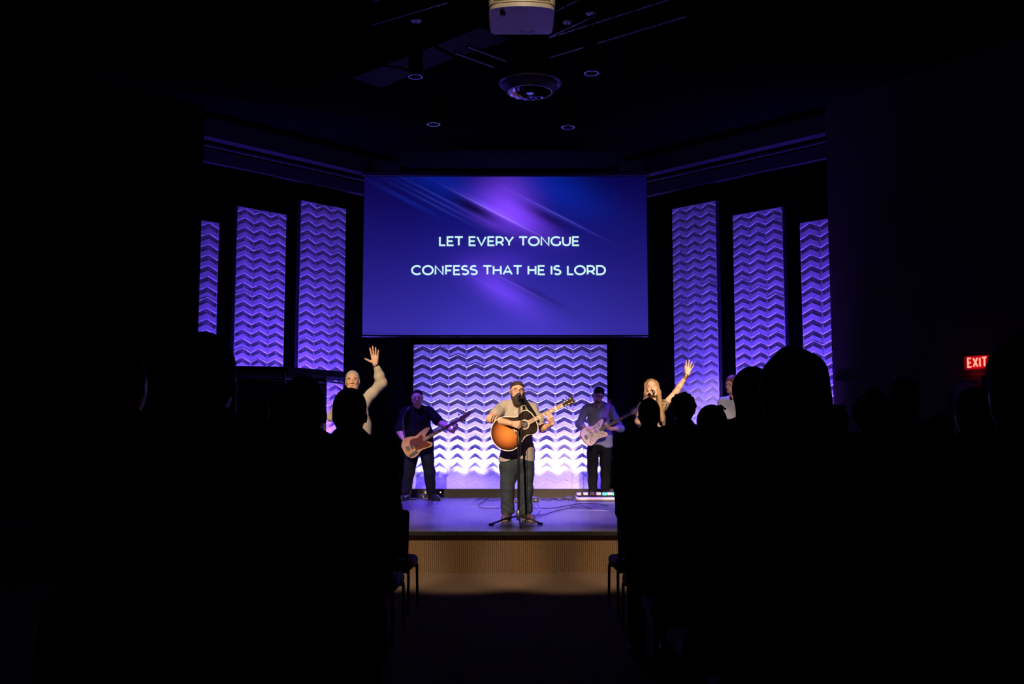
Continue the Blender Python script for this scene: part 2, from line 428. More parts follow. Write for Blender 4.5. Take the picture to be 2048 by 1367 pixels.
# chair-rail line and door on the right wall
dR = nrm(V(*(RW1-RW0), 0)); nR = V(-dR[1], dR[0], 0)*-1          # into the room
if nR[0] > 0: nR = -nR
def rw(px, py, off=0.0): return onplane(px, py, V(*RW0, 0)+nR*off, nR)
BR = np.stack([dR, nR, V(0, 0, 1)], 1)
p = rw(1800, 757); L = 6.4
c = V(*RW0, 0)+dR*(L/2+.05)+nR*.012; c[2] = p[2]
structure(MB().box(c, (L, .022, .035), BR).build('trim_1', M['wall_brown']))
dp0, dp1 = rw(1903, 763), rw(1961, 763)
dc = (dp0+dp1)/2; dw = np.linalg.norm((dp1-dp0)[:2]); dh = dc[2]
d1 = MB().box(V(*dc[:2], dh/2)+nR*.02, (dw, .04, dh), BR)
dd = structure(d1.build('door_1', M['door']))
MB().box(V(*dc[:2], 1.0)+nR*.07+dR*(-dw*.38), (.14, .05, .03), BR, .01).build('door_handle', M['grey_metal'], dd)
fr = MB()
for sx in (-1, 1): fr.box(V(*dc[:2], dh/2)+nR*.03+dR*sx*(dw/2+.03), (.05, .055, dh+.08), BR)
fr.box(V(*dc[:2], dh+.03)+nR*.03, (dw+.1, .055, .05), BR); fr.build('door_frame', M['black_matte'], dd)

# stage: carpeted riser and vinyl deck
SY = 11.05
stage_poly = [(-8.2, SY), (8.2, SY), (8.2, PY-.02), (xr-.02, PY-.02), (xr-.02, PY+.3), (KR-YB-.3, YB-.1+.1), (YB-KL+.3, YB), (xl+.02, PY+.3), (xl+.02, PY-.02), (-8.2, PY-.02)]
sp = [(x*1.0, y) for x, y in stage_poly]
structure(MB().prism(sp, STZ-.045, STZ).build('floor_stage', M['stage']))
structure(MB().prism([(x, y+.02 if y == SY else y) for x, y in sp], 0.0, STZ-.045).build('wall_riser', M['carpet']))
structure(MB().box((0, SY-.012, STZ-.024), (16.4, .03, .052), None, .008).build('trim_2', M['black_matte']))

# light plaster bands high up on the angled walls
def band(name, K, sgn, z0, z1, off, m):
    a, b_ = (YB-.35, PY+.28); b = MB()
    def P(y, o): return (sgn*(K-y) - sgn*o*.7071, y - o*.7071)
    b.prism([P(a, 0), P(b_, 0), P(b_, off), P(a, off)], z0, z1); return structure(b.build(name, m))
for i, (K, s) in enumerate(((KL, -1), (KR, 1))):
    nm = 3+i*3
    band('trim_%d' % nm, K, s, 5.66, 5.86, .10, M['soffit'])
    band('trim_%d' % (nm+1), K, s, 5.89, 5.92, .16, M['soffit'])
    band('trim_%d' % (nm+2), K, s, 5.97, 6.26, .34, M['soffit'])

# ---------------------------------------------------------------- relief wall panels
def wave_panel(O, u, n, width, height, W, u0, label, group, tilt_rows=0):
    """O lower corner, u along, n outwards; u0 = where a column edge falls"""
    p = W/2; b = MB(); ncol = int(width/W)+3; nrow = int(height/p)+4
    a_, b_d, e, e2, wd = .031*W/.31, .0315*W/.31, .031*W/.31, .023*W/.31, .0305*W/.31
    r = random.Random(hash(label) % 1000 if False else len(label))
    jit = {}
    for i in range(-1, ncol):
        uc = u0+(i+.5)*W
        for j in range(nrow):
            v0 = height+p*.9 - j*p
            dz = jit.setdefault((i, (j+i % 2)//2), r.uniform(-.0022, .0022))
            def Q(du, dv, d): return O + u*(uc+du*W) + V(0, 0, v0-dv*p) + n*(d+dz+.006)
            for s in (-1, 1):
                C0, C1, C2, Cn = Q(0, 0, a_), Q(0, .080, -.003), Q(0, .50, b_d), Q(0, 1, a_)
                E0, E1, En, Wg = Q(.5*s, .44, e), Q(.5*s, .52, e2), Q(.5*s, 1.44, e), Q(.42*s, .90, wd)
                F = [(C0, E0, E1, C1), (C1, E1, Wg), (C1, Wg, C2), (C2, Wg, En, Cn), (E1, En, Wg)]
                for f in F:
                    f = f if s < 0 else f[::-1]
                    b.add(f, [tuple(range(len(f)))])
    me = bpy.data.meshes.new('t'); me.from_pydata(b.v, [], b.f); bm = bmesh.new(); bm.from_mesh(me); bpy.data.meshes.remove(me)
    bmesh.ops.remove_doubles(bm, verts=bm.verts, dist=.0002)
    for (pc, pn) in ((O, -u), (O+u*width, u), (O, V(0, 0, -1)), (O+V(0, 0, height), V(0, 0, 1))):
        bmesh.ops.bisect_plane(bm, geom=bm.verts[:]+bm.edges[:]+bm.faces[:], plane_co=pc.tolist(), plane_no=np.asarray(pn).tolist(), clear_outer=True)
    root = empty('relief_wall_panel', O+u*width/2, label, 'wall panel', group)
    bm.transform(Matrix.Translation((-(O+u*width/2)).tolist()))
    me = bpy.data.meshes.new('wave_tiles'); bm.to_mesh(me); bm.free(); me.materials.append(M['panel'])
    o = bpy.data.objects.new('wave_tiles', me); COL.objects.link(o); o.parent = root
    Bm = np.stack([u, -n, V(0, 0, 1)], 1); q = MB()
    q.box(V(0, 0, height/2)-n*.022, (width+.03, .05, height+.03), Bm); q.build('backing_board', M['panel_edge'], root)
    return root

# centre panel
CPY = YB-.10
p0, p1 = at(825, 978, CPY), at(1216, 978, CPY); ztop = at(1020, 689, CPY)[2]
WC = (p1[0]-p0[0])/10.93
n_, u_ = V(0, -1, 0), V(1, 0, 0)
wave_panel(V(p0[0], CPY, p0[2]), u_, n_, p1[0]-p0[0], ztop-p0[2], WC, 0.0, 'wide relief panel washed white and violet behind the band', None)
# side columns
side = [  # px left/right edge at y=600, py top at outer/inner edge, label
    (393, 432, 440, 446, 'L', 0, 'leftmost and narrowest violet-lit relief column'),
    (468, 567, 411, 430, 'L', 0, 'second violet relief column from the left, above the drum booth'),
    (596, 687, 402, 416, 'L', 0, 'third violet relief column from the left, nearest the screen'),
    (1349, 1437, 417, 402, 'R', 0, 'dim violet relief column just right of the screen'),
    (1471, 1571, 430, 414, 'R', 0, 'middle violet relief column right of the screen'),
    (1606, 1663, 445, 438, 'R', 0, 'rightmost narrow violet relief column beside the brown wall')]
colpos = []
for (xa, xb, ta, tb, sd, _, lab) in side:
    if sd == 'L': N = nrm(V(1, -1, 0)); P = V(0-KL+0, 0, 0); P = V(-KL, 0, 0); u = nrm(V(1, 1, 0))
    else: N = nrm(V(-1, -1, 0)); P = V(KR, 0, 0); u = nrm(V(1, -1, 0))
    Pp = P + N*.07
    A, B = onplane(xa, 600, Pp, N), onplane(xb, 600, Pp, N)
    tz = onplane(xa, ta, Pp, N)[2]*.5+onplane(xb, tb, Pp, N)[2]*.5
    w = np.dot(B-A, u); O = V(A[0], A[1], STZ+.12)
    W = w/3 if w > .8 else (.325 if sd == 'L' else .325)
    u0 = 0.0
    if sd == 'L' and w < .8: u0 = w-W
    wave_panel(O, u, N, w, tz-O[2], W, u0, lab, None)
    colpos.append((O, u, N, w))

# ---------------------------------------------------------------- plinth and wall washers
PLY = 16.92
def zat(py, Y): return at(1024, py, Y)[2]
pz = zat(978.5, PLY)
pl = MB(); x0, x1 = at(806, 980, PLY)[0], at(1232, 980, PLY)[0]
pl.box(((x0+x1)/2, PLY+.02, (pz+STZ)/2), (x1-x0, .04, pz-STZ)); pl.box(((x0+x1)/2, PLY+.03, pz+.004), (x1-x0, .075, .014))
structure(pl.build('baseboard_back', M['wood_edge']))
for px, col in ((854, 'white'), (881, 'black')):
    q = at(px, 984, PLY-.005); r_ = empty('wall_outlet', q, 'white outlet box on the dark plinth between the bassist\'s feet' if col == 'white' else 'small outlet with a glowing indicator on the dark plinth beside the bassist\'s shoe', 'outlet')
    MB().box((0, 0, 0), (.085 if col == 'white' else .06, .012, .05), None, .003).build('cover_plate', M['white' if col == 'white' else 'black'], r_)
    MB().box((0, -.008, 0), (.03 if col == 'white' else .018, .01, .02), None, .003).build('socket', M['cream' if col == 'white' else 'amber_led'], r_)

LV = (.15, .06, 1.0)
def spot(name, loc, target, energy, col, angle, blend=.6, size=.05, parent=None):
    l = bpy.data.lights.new(name, 'SPOT'); l.energy = energy; l.color = col; l.spot_size = R(angle); l.spot_blend = blend; l.shadow_soft_size = size
    o = bpy.data.objects.new(name, l); COL.objects.link(o); d = Vector(target)-Vector(loc)
    o.rotation_euler = d.to_track_quat('-Z', 'Y').to_euler(); o.location = loc
    return o
nW = 5
ORD = ['first', 'second', 'middle', 'fourth', 'last']
for i in range(nW):
    t = (i+.5)/nW; X = p0[0]+(p1[0]-p0[0])*t
    r_ = empty('floor_wash_light', (X, PLY+.14, STZ), ['first', 'second', 'middle', 'fourth', 'last'][i]+' violet washer from the left in the trough below the wide panel', 'stage light', 'washers below the wide panel')
    MB().box((0, 0, .035), (.22, .10, .05), None, .008).build('housing', M['black_metal'], r_)
    MB().box((0, 0, .061), (.18, .07, .006), None, .002).build('lens', M['purple_led'], r_)
    for dx in (-.165, .165):
        spot('wash_near', (X+dx, PLY+.10, STZ+.10), (X+dx, CPY+.02, STZ+1.5), 400, (.20, .17, 1.0), 62, .9, .05)
        spot('wash_base', (X+dx, PLY+.10, STZ+.10), (X+dx, CPY+.02, STZ+.42), 7, (.14, .075, 1.0), 150, 1, .06)
    spot('wash_far', (X, PLY+.10, STZ+.08), (X, CPY+.02, STZ+2.9), 360, (.13, .045, 1.0), 60, 1, .03)
kk = 0
names = ['leftmost', 'second', 'third', 'fourth', 'fifth', 'rightmost']
for (O, u, N, w), g in zip(colpos, (46, 125, 150, 75, 140, 110)):
    cpos = O+u*w/2+N*.50
    r_ = empty('floor_wash_light', (cpos[0], cpos[1], STZ), names[kk]+' floor washer, at the foot of the '+names[kk]+' relief column', 'stage light', 'washers below the side columns'); kk += 1
    MB().box((0, 0, .05), (.2, .2, .07), None, .01).build('housing', M['black_metal'], r_)
    MB().cyl((0, 0, .085), (0, 0, .095), .07).build('lens', M['purple_led'], r_)
    tt = O+u*w/2; 
    spot('column_wash', (cpos[0], cpos[1], STZ+.12), (tt[0], tt[1], 4.2), g*5.6, (.115, .04, 1.0) if kk != 4 else (.08, .05, 1), 44 if kk in (1, 6) else 62, .9, .03)
    spot('column_wash', (cpos[0], cpos[1], STZ+.12), (tt[0], tt[1], 2.2), g*2.6, (.17, .075, 1), 60 if kk in (1, 6) else 80, .9, .03)

# ---------------------------------------------------------------- projection screen
SCY = 16.35
c00, c10 = at(724.5, 669.5, SCY), at(1296.5, 670.5, SCY)
zt = at(1010, 353, SCY)[2]; zb = c00[2]; W_ = c10[0]-c00[0]; H_ = zt-zb; xc = (c10[0]+c00[0])/2
scr = empty('projection_screen', (xc, SCY, zb), 'large projection screen showing white lyrics over violet light streaks', 'screen')
nx, nz = 380, 214
U, Vv = np.meshgrid(np.linspace(0, 1, nx), np.linspace(0, 1, nz), indexing='ij')
T = 1-Vv                               # t down from top
def g2(u0, t0, su, st, ang=0):
    a = R(ang); du, dt = (U-u0)*1.79, (T-t0); x = du*math.cos(a)+dt*math.sin(a); y = -du*math.sin(a)+dt*math.cos(a)
    return np.exp(-(x/su)**2-(y/st)**2)
def lin(c): c = np.asarray(c)/255.; return c**2.2
base = (lin((8, 9, 78))[:, None, None]*(1-T)**1.2 + lin((66, 58, 190))[:, None, None]*T**2.0 + lin((18, 20, 104))[:, None, None]*.7*np.sin(np.pi*T))
base = base*(.45+.55*np.exp(-((U-.5)/.38)**2))
img = base + lin((0, 40, 150))[:, None, None]*(.55*g2(.30, .05, .45, .12, 25)+.7*g2(.66, .06, .35, .14, 25))
img += lin((128, 66, 235))[:, None, None]*(.52*g2(.51, .12, .17, .13, 30)+.75*g2(.535, .25, .22, .075, 28)+.28*g2(.46, .30, .16, .04, 26))
img += lin((112, 62, 225))[:, None, None]*(.46*g2(.475, .70, .20, .07, 30)+.22*g2(.52, .79, .25, .09, 30)+.18*g2(.48, .55, .2, .1, 0))
a = R(27.5); q = (-(U)*1.79*math.sin(a)+T*math.cos(a)); s_ = (U*1.79*math.cos(a)+T*math.sin(a))
def q0(u, t): return -u*1.79*math.sin(a)+t*math.cos(a)
def s0(u, t): return u*1.79*math.cos(a)+t*math.sin(a)
def streak(u, t, wid, ln, amp, col):
    return lin(col)[:, None, None]*amp*np.exp(-((q-q0(u, t))/wid)**2)*np.exp(-((s_-s0(u, t))/ln)**2)
img += streak(.47, .235, .0045, .22, .55, (170, 140, 255)) + streak(.47, .22, .018, .18, .45, (120, 80, 240))
img += streak(.30, .16, .004, .25, .16, (120, 120, 255)) + streak(.27, .17, .004, .2, .14, (120, 120, 255)) + streak(.25, .185, .006, .22, .12, (90, 110, 255))
img += streak(.66, .22, .005, .25, .22, (120, 110, 255)) + streak(.70, .26, .004, .22, .16, (110, 90, 255)) + streak(.62, .20, .003, .2, .12, (130, 110, 255))
img += streak(.55, .70, .005, .2, .22, (140, 110, 255)) + streak(.45, .70, .004, .15, .1, (130, 110, 255)) + streak(.15, .15, .012, .2, .2, (20, 60, 190))
dark = 1-.88*np.exp(-((q-q0(.40, .215))/.030)**2)*np.exp(-((s_-s0(.38, .21))/.17)**2)-.55*np.exp(-((q-q0(.66, .27))/.025)**2)*np.exp(-((s_-s0(.66, .27))/.15)**2)-.35*np.exp(-((q-q0(.62, .75))/.025)**2)*np.exp(-((s_-s0(.62, .75))/.2)**2)
img = img*np.clip(dark, 0, 1); img = np.clip(img, 0, 1.0)
vs = np.stack([(U-.5)*W_, np.zeros_like(U), Vv*H_], -1).reshape(-1, 3)
I = np.arange(nx*nz).reshape(nx, nz)
fs = np.stack([I[:-1, :-1], I[1:, :-1], I[1:, 1:], I[:-1, 1:]], -1).reshape(-1, 4)
ms = bpy.data.materials.new('projected_image'); ms.use_nodes = True; nt = ms.node_tree; bs = nt.nodes['Principled BSDF']
bs.inputs['Base Color'].default_value = (.07, .07, .075, 1); bs.inputs['Roughness'].default_value = .9; bs.inputs['Specular IOR Level'].default_value = .05
at_ = nt.nodes.new('ShaderNodeAttribute'); at_.attribute_name = 'picture'; nt.links.new(at_.outputs['Color'], bs.inputs['Emission Color']); bs.inputs['Emission Strength'].default_value = 1.0
so = link_mesh('picture_surface', vs, fs, ms, scr)
ca = so.data.color_attributes.new('picture', 'FLOAT_COLOR', 'POINT')
rgba = np.concatenate([img.transpose(1, 2, 0).reshape(-1, 3), np.ones((nx*nz, 1))], 1).astype(np.float32); ca.data.foreach_set('color', rgba.ravel())
MB().box((0, .02, H_/2), (W_+.02, .03, H_+.02)).build('screen_backing', M['black_matte'], scr)
bb = MB().box((0, .0, -.022), (W_+.02, .035, .03), None, .008); bb.build('bottom_bar', M['black_metal'], scr)
MB().box((0, .0, H_+.045), (W_+.1, .09, .075), None, .01).build('roller_case', M['black_matte'], scr)

# stroke lettering
def arc(cx, cy, rx, ry, a0, a1, n=14): return [(cx+rx*math.cos(R(a0+(a1-a0)*i/n)), cy+ry*math.sin(R(a0+(a1-a0)*i/n))) for i in range(n+1)]
G = {
 'L': (.58, [[(.08, 1), (.08, .0), (.58, .0)]]), 'E': (.64, [[(.62, 1), (.08, 1), (.08, 0), (.64, 0)], [(.08, .5), (.56, .5)]]),
 'T': (.74, [[(.0, 1), (.74, 1)], [(.37, 1), (.37, 0)]]), 'V': (.86, [[(.04, 1), (.43, 0), (.82, 1)]]),
 'R': (.74, [[(.08, 0), (.08, 1), (.38, 1)]+arc(.38, .68, .30, .32, 90, -90)+[(.08, .36)], [(.42, .36), (.70, 0)]]),
 'Y': (.78, [[(.02, 1), (.39, .38), (.76, 1)], [(.39, .38), (.39, 0)]]),
 'O': (1.0, [arc(.5, .5, .46, .5, 0, 360, 32)]), 'N': (.84, [[(.08, 0), (.08, 1), (.76, 0), (.76, 1)]]),
 'G': (.92, [arc(.5, .5, .46, .5, 45, 318, 26)+[(.85, .18), (.85, .48)], ]), 'U': (.80, [[(.07, 1), (.07, .4)]+arc(.40, .38, .33, .38, 180, 360, 16)+[(.73, 1)]]),
 'C': (.88, [arc(.5, .5, .46, .5, 45, 315, 26)]), 'F': (.62, [[(.62, 1), (.08, 1), (.08, 0)], [(.08, .47), (.56, .47)]]),
 'S': (.68, [arc(.34, .73, .28, .27, 45, 200, 12)+arc(.34, .26, .29, .26, 70, -145, 16)]),
 'H': (.82, [[(.08, 0), (.08, 1)], [(.74, 0), (.74, 1)], [(.08, .5), (.74, .5)]]), 'A': (.86, [[(.04, 0), (.43, 1), (.82, 0)], [(.18, .3), (.68, .3)]]),
 'I': (.16, [[(.08, 0), (.08, 1)]]), 'D': (.86, [[(.40, 1), (.08, 1), (.08, 0), (.40, 0)]+arc(.40, .5, .42, .5, -90, 90, 18)]), 'X': (.78, [[(.04, 0), (.74, 1)], [(.04, 1), (.74, 0)]]), ' ': (.30, [])}
def ribbon(b, pts, w, F, d0, d1):
    P = [V(*p) for p in pts]; P = [p for i, p in enumerate(P) if i == 0 or np.linalg.norm(p-P[i-1]) > 1e-6]; n = len(P); closed = np.linalg.norm(P[0]-P[-1]) < 1e-6 and n > 3
    if closed: P = P[:-1]; n -= 1
    Lf, Rt = [], []
    for i in range(n):
        a_ = P[i]-P[i-1] if (i > 0 or closed) else P[1]-P[0]; c_ = P[(i+1) % n]-P[i] if (i < n-1 or closed) else a_
        a_, c_ = nrm(a_), nrm(c_); t = nrm(a_+c_) if np.linalg.norm(a_+c_) > .1 else a_; m_ = V(-t[1], t[0]); k = min(1/max(m_@V(-a_[1], a_[0]), .35), 1.3)
        Lf.append(P[i]+m_*w/2*k); Rt.append(P[i]-m_*w/2*k)
    N = n if closed else n-1
    for i in range(N):
        j = (i+1) % n; q = [Lf[i], Lf[j], Rt[j], Rt[i]]
        vs = [F(x[0], x[1], d0) for x in q]+[F(x[0], x[1], d1) for x in q]
        b.add(vs, [(3, 2, 1, 0), (4, 5, 6, 7), (0, 1, 5, 4), (1, 2, 6, 5), (2, 3, 7, 6), (3, 0, 4, 7)])
def text_mesh(txt, x0, z0, width, height, sw=.17, gap=.12, F=None, each=None):
    adv = sum(G[c][0]+gap for c in txt)-gap; sx = width/adv; b = MB(); x = 0
    w = sw
    for c in txt:
        for st in G[c][1]:
            inner = [((x+px_)*sx, (w/2+py_*(1-w))*height) for px_, py_ in st]
            ribbon(b, inner, w*height, lambda u, v, d: F(x0+u, z0+v, d), 0, .004)
        x += G[c][0]+gap
        if each and b.v: each(b); b = MB()
    return b
for (xa, xb, ya, yb, tx) in ((878, 1158, 472, 492, 'LET EVERY TONGUE'), (823, 1211, 530, 550, 'CONFESS THAT HE IS LORD')):
    A, B = at(xa, yb, SCY-.004), at(xb, yb, SCY-.004); tp = at(xa, ya, SCY-.004)
    text_mesh(tx, A[0]-xc, A[2]-zb, B[0]-A[0], tp[2]-A[2], F=lambda x, z, d: V(x, -.003-d, z), each=lambda bb: bb.build('letter', M['text'], scr))
# black pleated strip imitating the shaded panel tiles above the lit panel
dz0, dz1 = ztop+.02, zb+.5
b = MB(); N_ = 120; xs = np.linspace(x0-.35, x1+.35, N_)
vs = [V(x, YB-.03-.05*math.cos(x*2*math.pi/.31), z) for z in (dz0, dz1) for x in xs]
fs = [(i, i+1, N_+i+1, N_+i) for i in range(N_-1)]
vs2 = [v+V(0, .02, 0) for v in vs]; fs2 = [tuple(k+2*N_ for k in f[::-1]) for f in fs]
o = tag(link_mesh('shaded_tile_strip', vs+vs2, fs+fs2, M['tile_shade'], None, True), 'black pleated strip standing for the shaded tiles above the wide lit panel, below the screen', 'shaded panel')

# ---------------------------------------------------------------- ceiling gear
def pendant(px, pyb, pyt, wpx, Y, cpy, label, show_canopy):
    bt = at(px, pyb, Y); s = FPX/(Y*CP+(bt[2]-CAMZ)*SP); r = wpx/2/s; tz = at(px, pyt, Y)[2]; L = tz-bt[2]
    root = empty('pendant_light', bt, label, 'ceiling light', 'cylinder pendants over the hall')
    MB().lathe((0, 0, 0), [(r*.86, .012), (r*.9, 0), (r, 0), (r, L), (r*.2, L+.01), (0, L+.01)], 28).build('shade', M['black_metal'], root, True)
    MB().lathe((0, 0, 0), [(r*.80, .004), (r*.80, -.006), (r*1.02, -.006), (r*1.02, .012)], 32).build('rim', M['chrome'], root, True)
    MB().lathe((0, 0, 0), [(r*.82, .0), (r*.72, .05), (r*.35, .12), (.0, .125)], 24).build('reflector', M['grey_metal'], root, True)
    MB().lathe((0, 0, 0), [(0, .02), (r*.2, .025), (r*.26, .06), (r*.12, .11)], 14).build('bulb', M['white'], root, True)
    MB().cyl((0, 0, L), (0, 0, HZ-bt[2]-.01), .006, n=6).build('cord', M['black'], root)
    MB().lathe((0, 0, HZ-bt[2]-.035), [(0, 0), (.055, 0), (.065, .012), (.065, .035)], 20).build('canopy', M['white'], root, True)
pendant(831, 153, 95, 29, 11.0, 0, 'black cylinder pendant at upper left, under the pale ceiling panels', 0)
Y2 = onz(868, 108, HZ)[1]; pendant(867, 248, 200, 27, Y2, 108, 'lower left black cylinder pendant on a long cord above the screen', 1)
Y3 = onz(1135, 40, HZ)[1]; pendant(1136, 254, 205, 27, Y3, 40, 'lower right black cylinder pendant on a long cord above the screen', 1)
pendant(1183, 146, 90, 30, 10.8, 0, 'black cylinder pendant at upper right beside the steel joist', 0)
for i, q in enumerate(([(959, 55), (1024, 79), (915, 113), (873, 90)], [(866, 93), (908, 116), (845, 141), (770, 130)], [(765, 132), (838, 144), (763, 176), (703, 156)])):
    P = [onz(x, y, 6.20) for x, y in q]; c = sum(P)/4
    b = MB(); b.prism([(p_[0]-c[0], p_[1]-c[1]) for p_ in P], 0, .04); o = b.build('ceiling_panel', M['soffit']); o.location = c
    tag(o, ['dim blue ceiling panel nearest the projector', 'middle one of the row of dim blue ceiling panels', 'dim blue ceiling panel farthest from the projector, at the left end of the row'][i], 'ceiling panel', 'row of ceiling panels')
    for s in (0, 2):
        h_ = P[s]+(c-P[s])*.15
        MB().cyl(h_-c+V(0, 0, .03), h_-c+V(0, 0, HZ-c[2]), .006, n=6).build('hanger', M['black'], o)
def joist(label, A, B, dep=.22, r=.014, n=12):
    A, B = np.asarray(A), np.asarray(B); c = (A+B)/2; root = empty('steel_joist', c, label, 'ceiling joist')
    up = V(0, 0, dep); MB().tube([A-c, B-c], r*1.4, 6).build('bottom_chord', M['grey_metal'], root); MB().tube([A-c+up, B-c+up], r*1.4, 6).build('top_chord', M['grey_metal'], root)
    pts = [A-c+(B-A)*i/n + (up if i % 2 else V(0, 0, 0)) for i in range(n+1)]
    MB().tube(pts, r*.6, 6).build('web_bars', M['grey_metal'], root)
joist('steel joist slanting up to the right, behind the projector', onz(1097, 113, 6.08), onz(1372, 30, 6.08), .25, .016, 14)
joist('short steel joist between the projector and the round diffuser', onz(1098, 72, 6.10), onz(1190, 30, 6.10), .27, .012, 8)
joist('faint steel joist in the dark at upper left of the projector', onz(745, 48, 6.10), onz(895, 3, 6.10), .27, .012, 10)
b = MB(); A, B = onz(935, 92, 6.2), onz(1012, 121, 6.2)
for k in range(2):
    o_ = V(-.16*k, -.05*k+.25*k, 0); c = (A+B)/2
    o = MB().tube([A-c, B-c], .018, 8).build('conduit', M['grey_metal']); o.location = c+o_
    tag(o, ['thin ceiling conduit nearer the round diffuser', 'thin ceiling conduit nearer the blue ceiling panels'][k], 'conduit', 'ceiling conduits')
# round diffuser
DY = 11.6; c = at(1060, 168, DY); dif = empty('round_air_diffuser', c, 'round ceiling air diffuser with swirl blades below the projector', 'air vent')
s = FPX/(DY+.2); r = 63/s
MB().lathe((0, 0, 0), [(r, .03), (r*1.02, 0.0), (r*.96, -.02), (r*.80, .02), (r*.80, .05)], 48).build('outer_ring', M['grey_metal'], dif, True)
MB().lathe((0, 0, -.11), [(r*.70, .14), (r*.84, .11), (r*.86, .06), (r*.72, 0.0), (r*.68, .0), (r*.68, .05)], 48).build('inner_ring', M['grey_metal'], dif, True)
bl = MB()
for k in range(14):
    a0 = 2*math.pi*k/14; L1, L2 = [], []
    for i in range(7):
        t = i/6; rr = r*(.12+.56*t); aa = a0+.9*t; ww = .10+.16*t
        L1.append(V(rr*math.cos(aa), rr*math.sin(aa), -.115)); L2.append(V(rr*math.cos(aa+ww), rr*math.sin(aa+ww), -.085))
    bl.add(L1+L2, [(i, i+1, 8+i, 7+i) for i in range(6)])
bl.lathe((0, 0, -.12), [(0, 0), (r*.12, .0), (r*.14, .03)], 20)
bl.build('swirl_blades', M['chrome'], dif)
MB().lathe((0, 0, 0), [(r*.62, .0), (r*.60, HZ-c[2]-.02)], 32).build('duct_collar', M['black_metal'], dif, True)
# projector
zp = 4.45-.0; a1, a2 = onz(979, 18, 4.32), onz(1109, 18, 4.32); b1 = onz(985, 69, 4.32)
pw = a2[0]-a1[0]; yc = (a1[1]+b1[1])/2; dp = b1[1]-a1[1]; xc_ = (a1[0]+a2[0])/2
prj = empty('ceiling_projector', (xc_, yc, 4.32), 'white ceiling-mounted projector seen from below at the top centre', 'projector')
def rrect(w, d, r_, bulge=0):
    out = []
    for (sx, sy, a0) in ((1, 1, 0), (-1, 1, 90), (-1, -1, 180), (1, -1, 270)):
        for k in range(7):
            aa = R(a0+15*k); out.append((sx*(w/2-r_)+r_*math.cos(aa), sy*(d/2-r_)+r_*math.sin(aa)))
    i0 = len(out)
    return [(x, y-(bulge*(1-(x/(w/2))**2) if y < -d*.3 else 0)) for x, y in out]
def front_fill(w, d, r_, bulge):
    o = rrect(w, d, r_, bulge); k = 20  # insert curve points between corner 3 and 4
    ins = [(-(w/2-r_)+(w-2*r_)*i/12, -d/2) for i in range(1, 12)]
    ins = [(x, y-bulge*(1-(x/(w/2))**2)) for x, y in ins]
    return o[:21]+ins+o[21:]
MB().prism(front_fill(pw, dp, .045, .045), 0.0, .03).build('bottom_cover', M['white'], prj)
MB().prism(front_fill(pw+.012, dp+.012, .045, .045), .03, .16).build('housing', M['cream'], prj)
for sx in (-1, 1):
    v = MB(); 
    for k in range(8):
        for j in range(5): v.box((sx*(pw/2-.035-k*.014), -dp/2-.010-.045*(1-((pw/2-.035-k*.014)/(pw/2))**2)+.002, .05+j*.02), (.011, .012, .014))
    v.build('vent_grille', M['wood_edge'], prj)
MB().lathe((-pw*.30, -dp*.36, -.02), [(0, 0), (.016, 0), (.018, .02)], 14).build('foot', M['black'], prj)
MB().box((.04, dp*.38, -.001), (.10, .02, .002)).build('label_plate', M['black'], prj)
MB().cyl((0, 0, .16), (0, 0, HZ-4.32), .025, n=14).build('mount_pole', M['black_metal'], prj)
# exit sign
E0, E1 = rw(1927, 725, .05), rw(1975, 725, .05); ez0, ez1 = rw(1930, 739, .05)[2], rw(1930, 712, .05)[2]
ec = (E0+E1)/2; ew = np.linalg.norm((E1-E0)[:2]); eh = ez1-ez0; eo = V(ec[0], ec[1], ez0)-nR*.05
ex = empty('exit_sign', eo, 'red illuminated EXIT sign on the brown wall at right', 'exit sign')
MB().box(V(0, 0, eh/2)+nR*.022, (ew, .04, eh), BR, .006).build('housing', M['exit_dim'], ex)
MB().box(V(0, 0, eh*.52)+nR*.045+dR*ew*.05, (ew*.84, .006, eh*.86), BR, .002).build('face', M['exit_face'], ex)
text_mesh('EXIT', -ew*.5+ew*.17, eh*.12, ew*.80, eh*.76, .17, .30, F=lambda x, z, d: dR*x+V(0, 0, z)+nR*(.049+d), each=lambda bb: bb.build('letter', M['exit_letter'], ex))
l = bpy.data.lights.new('exit_lamp', 'POINT'); l.energy = .5; l.color = (1, .02, .02); l.shadow_soft_size = .05
lo_ = bpy.data.objects.new('exit_lamp', l); COL.objects.link(lo_); lo_.location = eo+nR*.10+V(0, 0, -.04)
# ---------------------------------------------------------------- drum booth
zr = 2.44
A_, B_, C_ = onz(462, 731, zr), onz(577, 733, zr), onz(702, 744, zr)
bo = empty('drum_booth', (B_[0], B_[1], STZ), 'dark drum booth with black roof and clear framed panels left of the singers', 'drum booth')
bO = V(B_[0], B_[1], STZ)
roof = [A_[:2]-bO[:2], B_[:2]-bO[:2], C_[:2]-bO[:2], C_[:2]-bO[:2]+V(-.25, .75), B_[:2]-bO[:2]+V(-.1, 1.65), A_[:2]-bO[:2]+V(-.35, 1.4), A_[:2]-bO[:2]+V(-.55, .1)]
MB().prism(roof, zr-STZ-.085, zr-STZ).build('roof_panel', M['booth'], bo)
PT = [A_-bO, B_-bO, C_-bO]
post = [(470, 0, A_, B_), (567, 1, B_, B_), (651, 2, B_, C_)]
def on_seg(px, P, Q):
    d = nrm(V(*(Q-P)[:2], 0)); n = V(-d[1], d[0], 0); return onplane(px, 760, P, n)
pp = [on_seg(471, A_, B_), on_seg(569, A_, B_), on_seg(651, B_, C_), on_seg(700, B_, C_)]
pp = [V(p_[0]-bO[0], p_[1]-bO[1], 0) for p_ in pp]
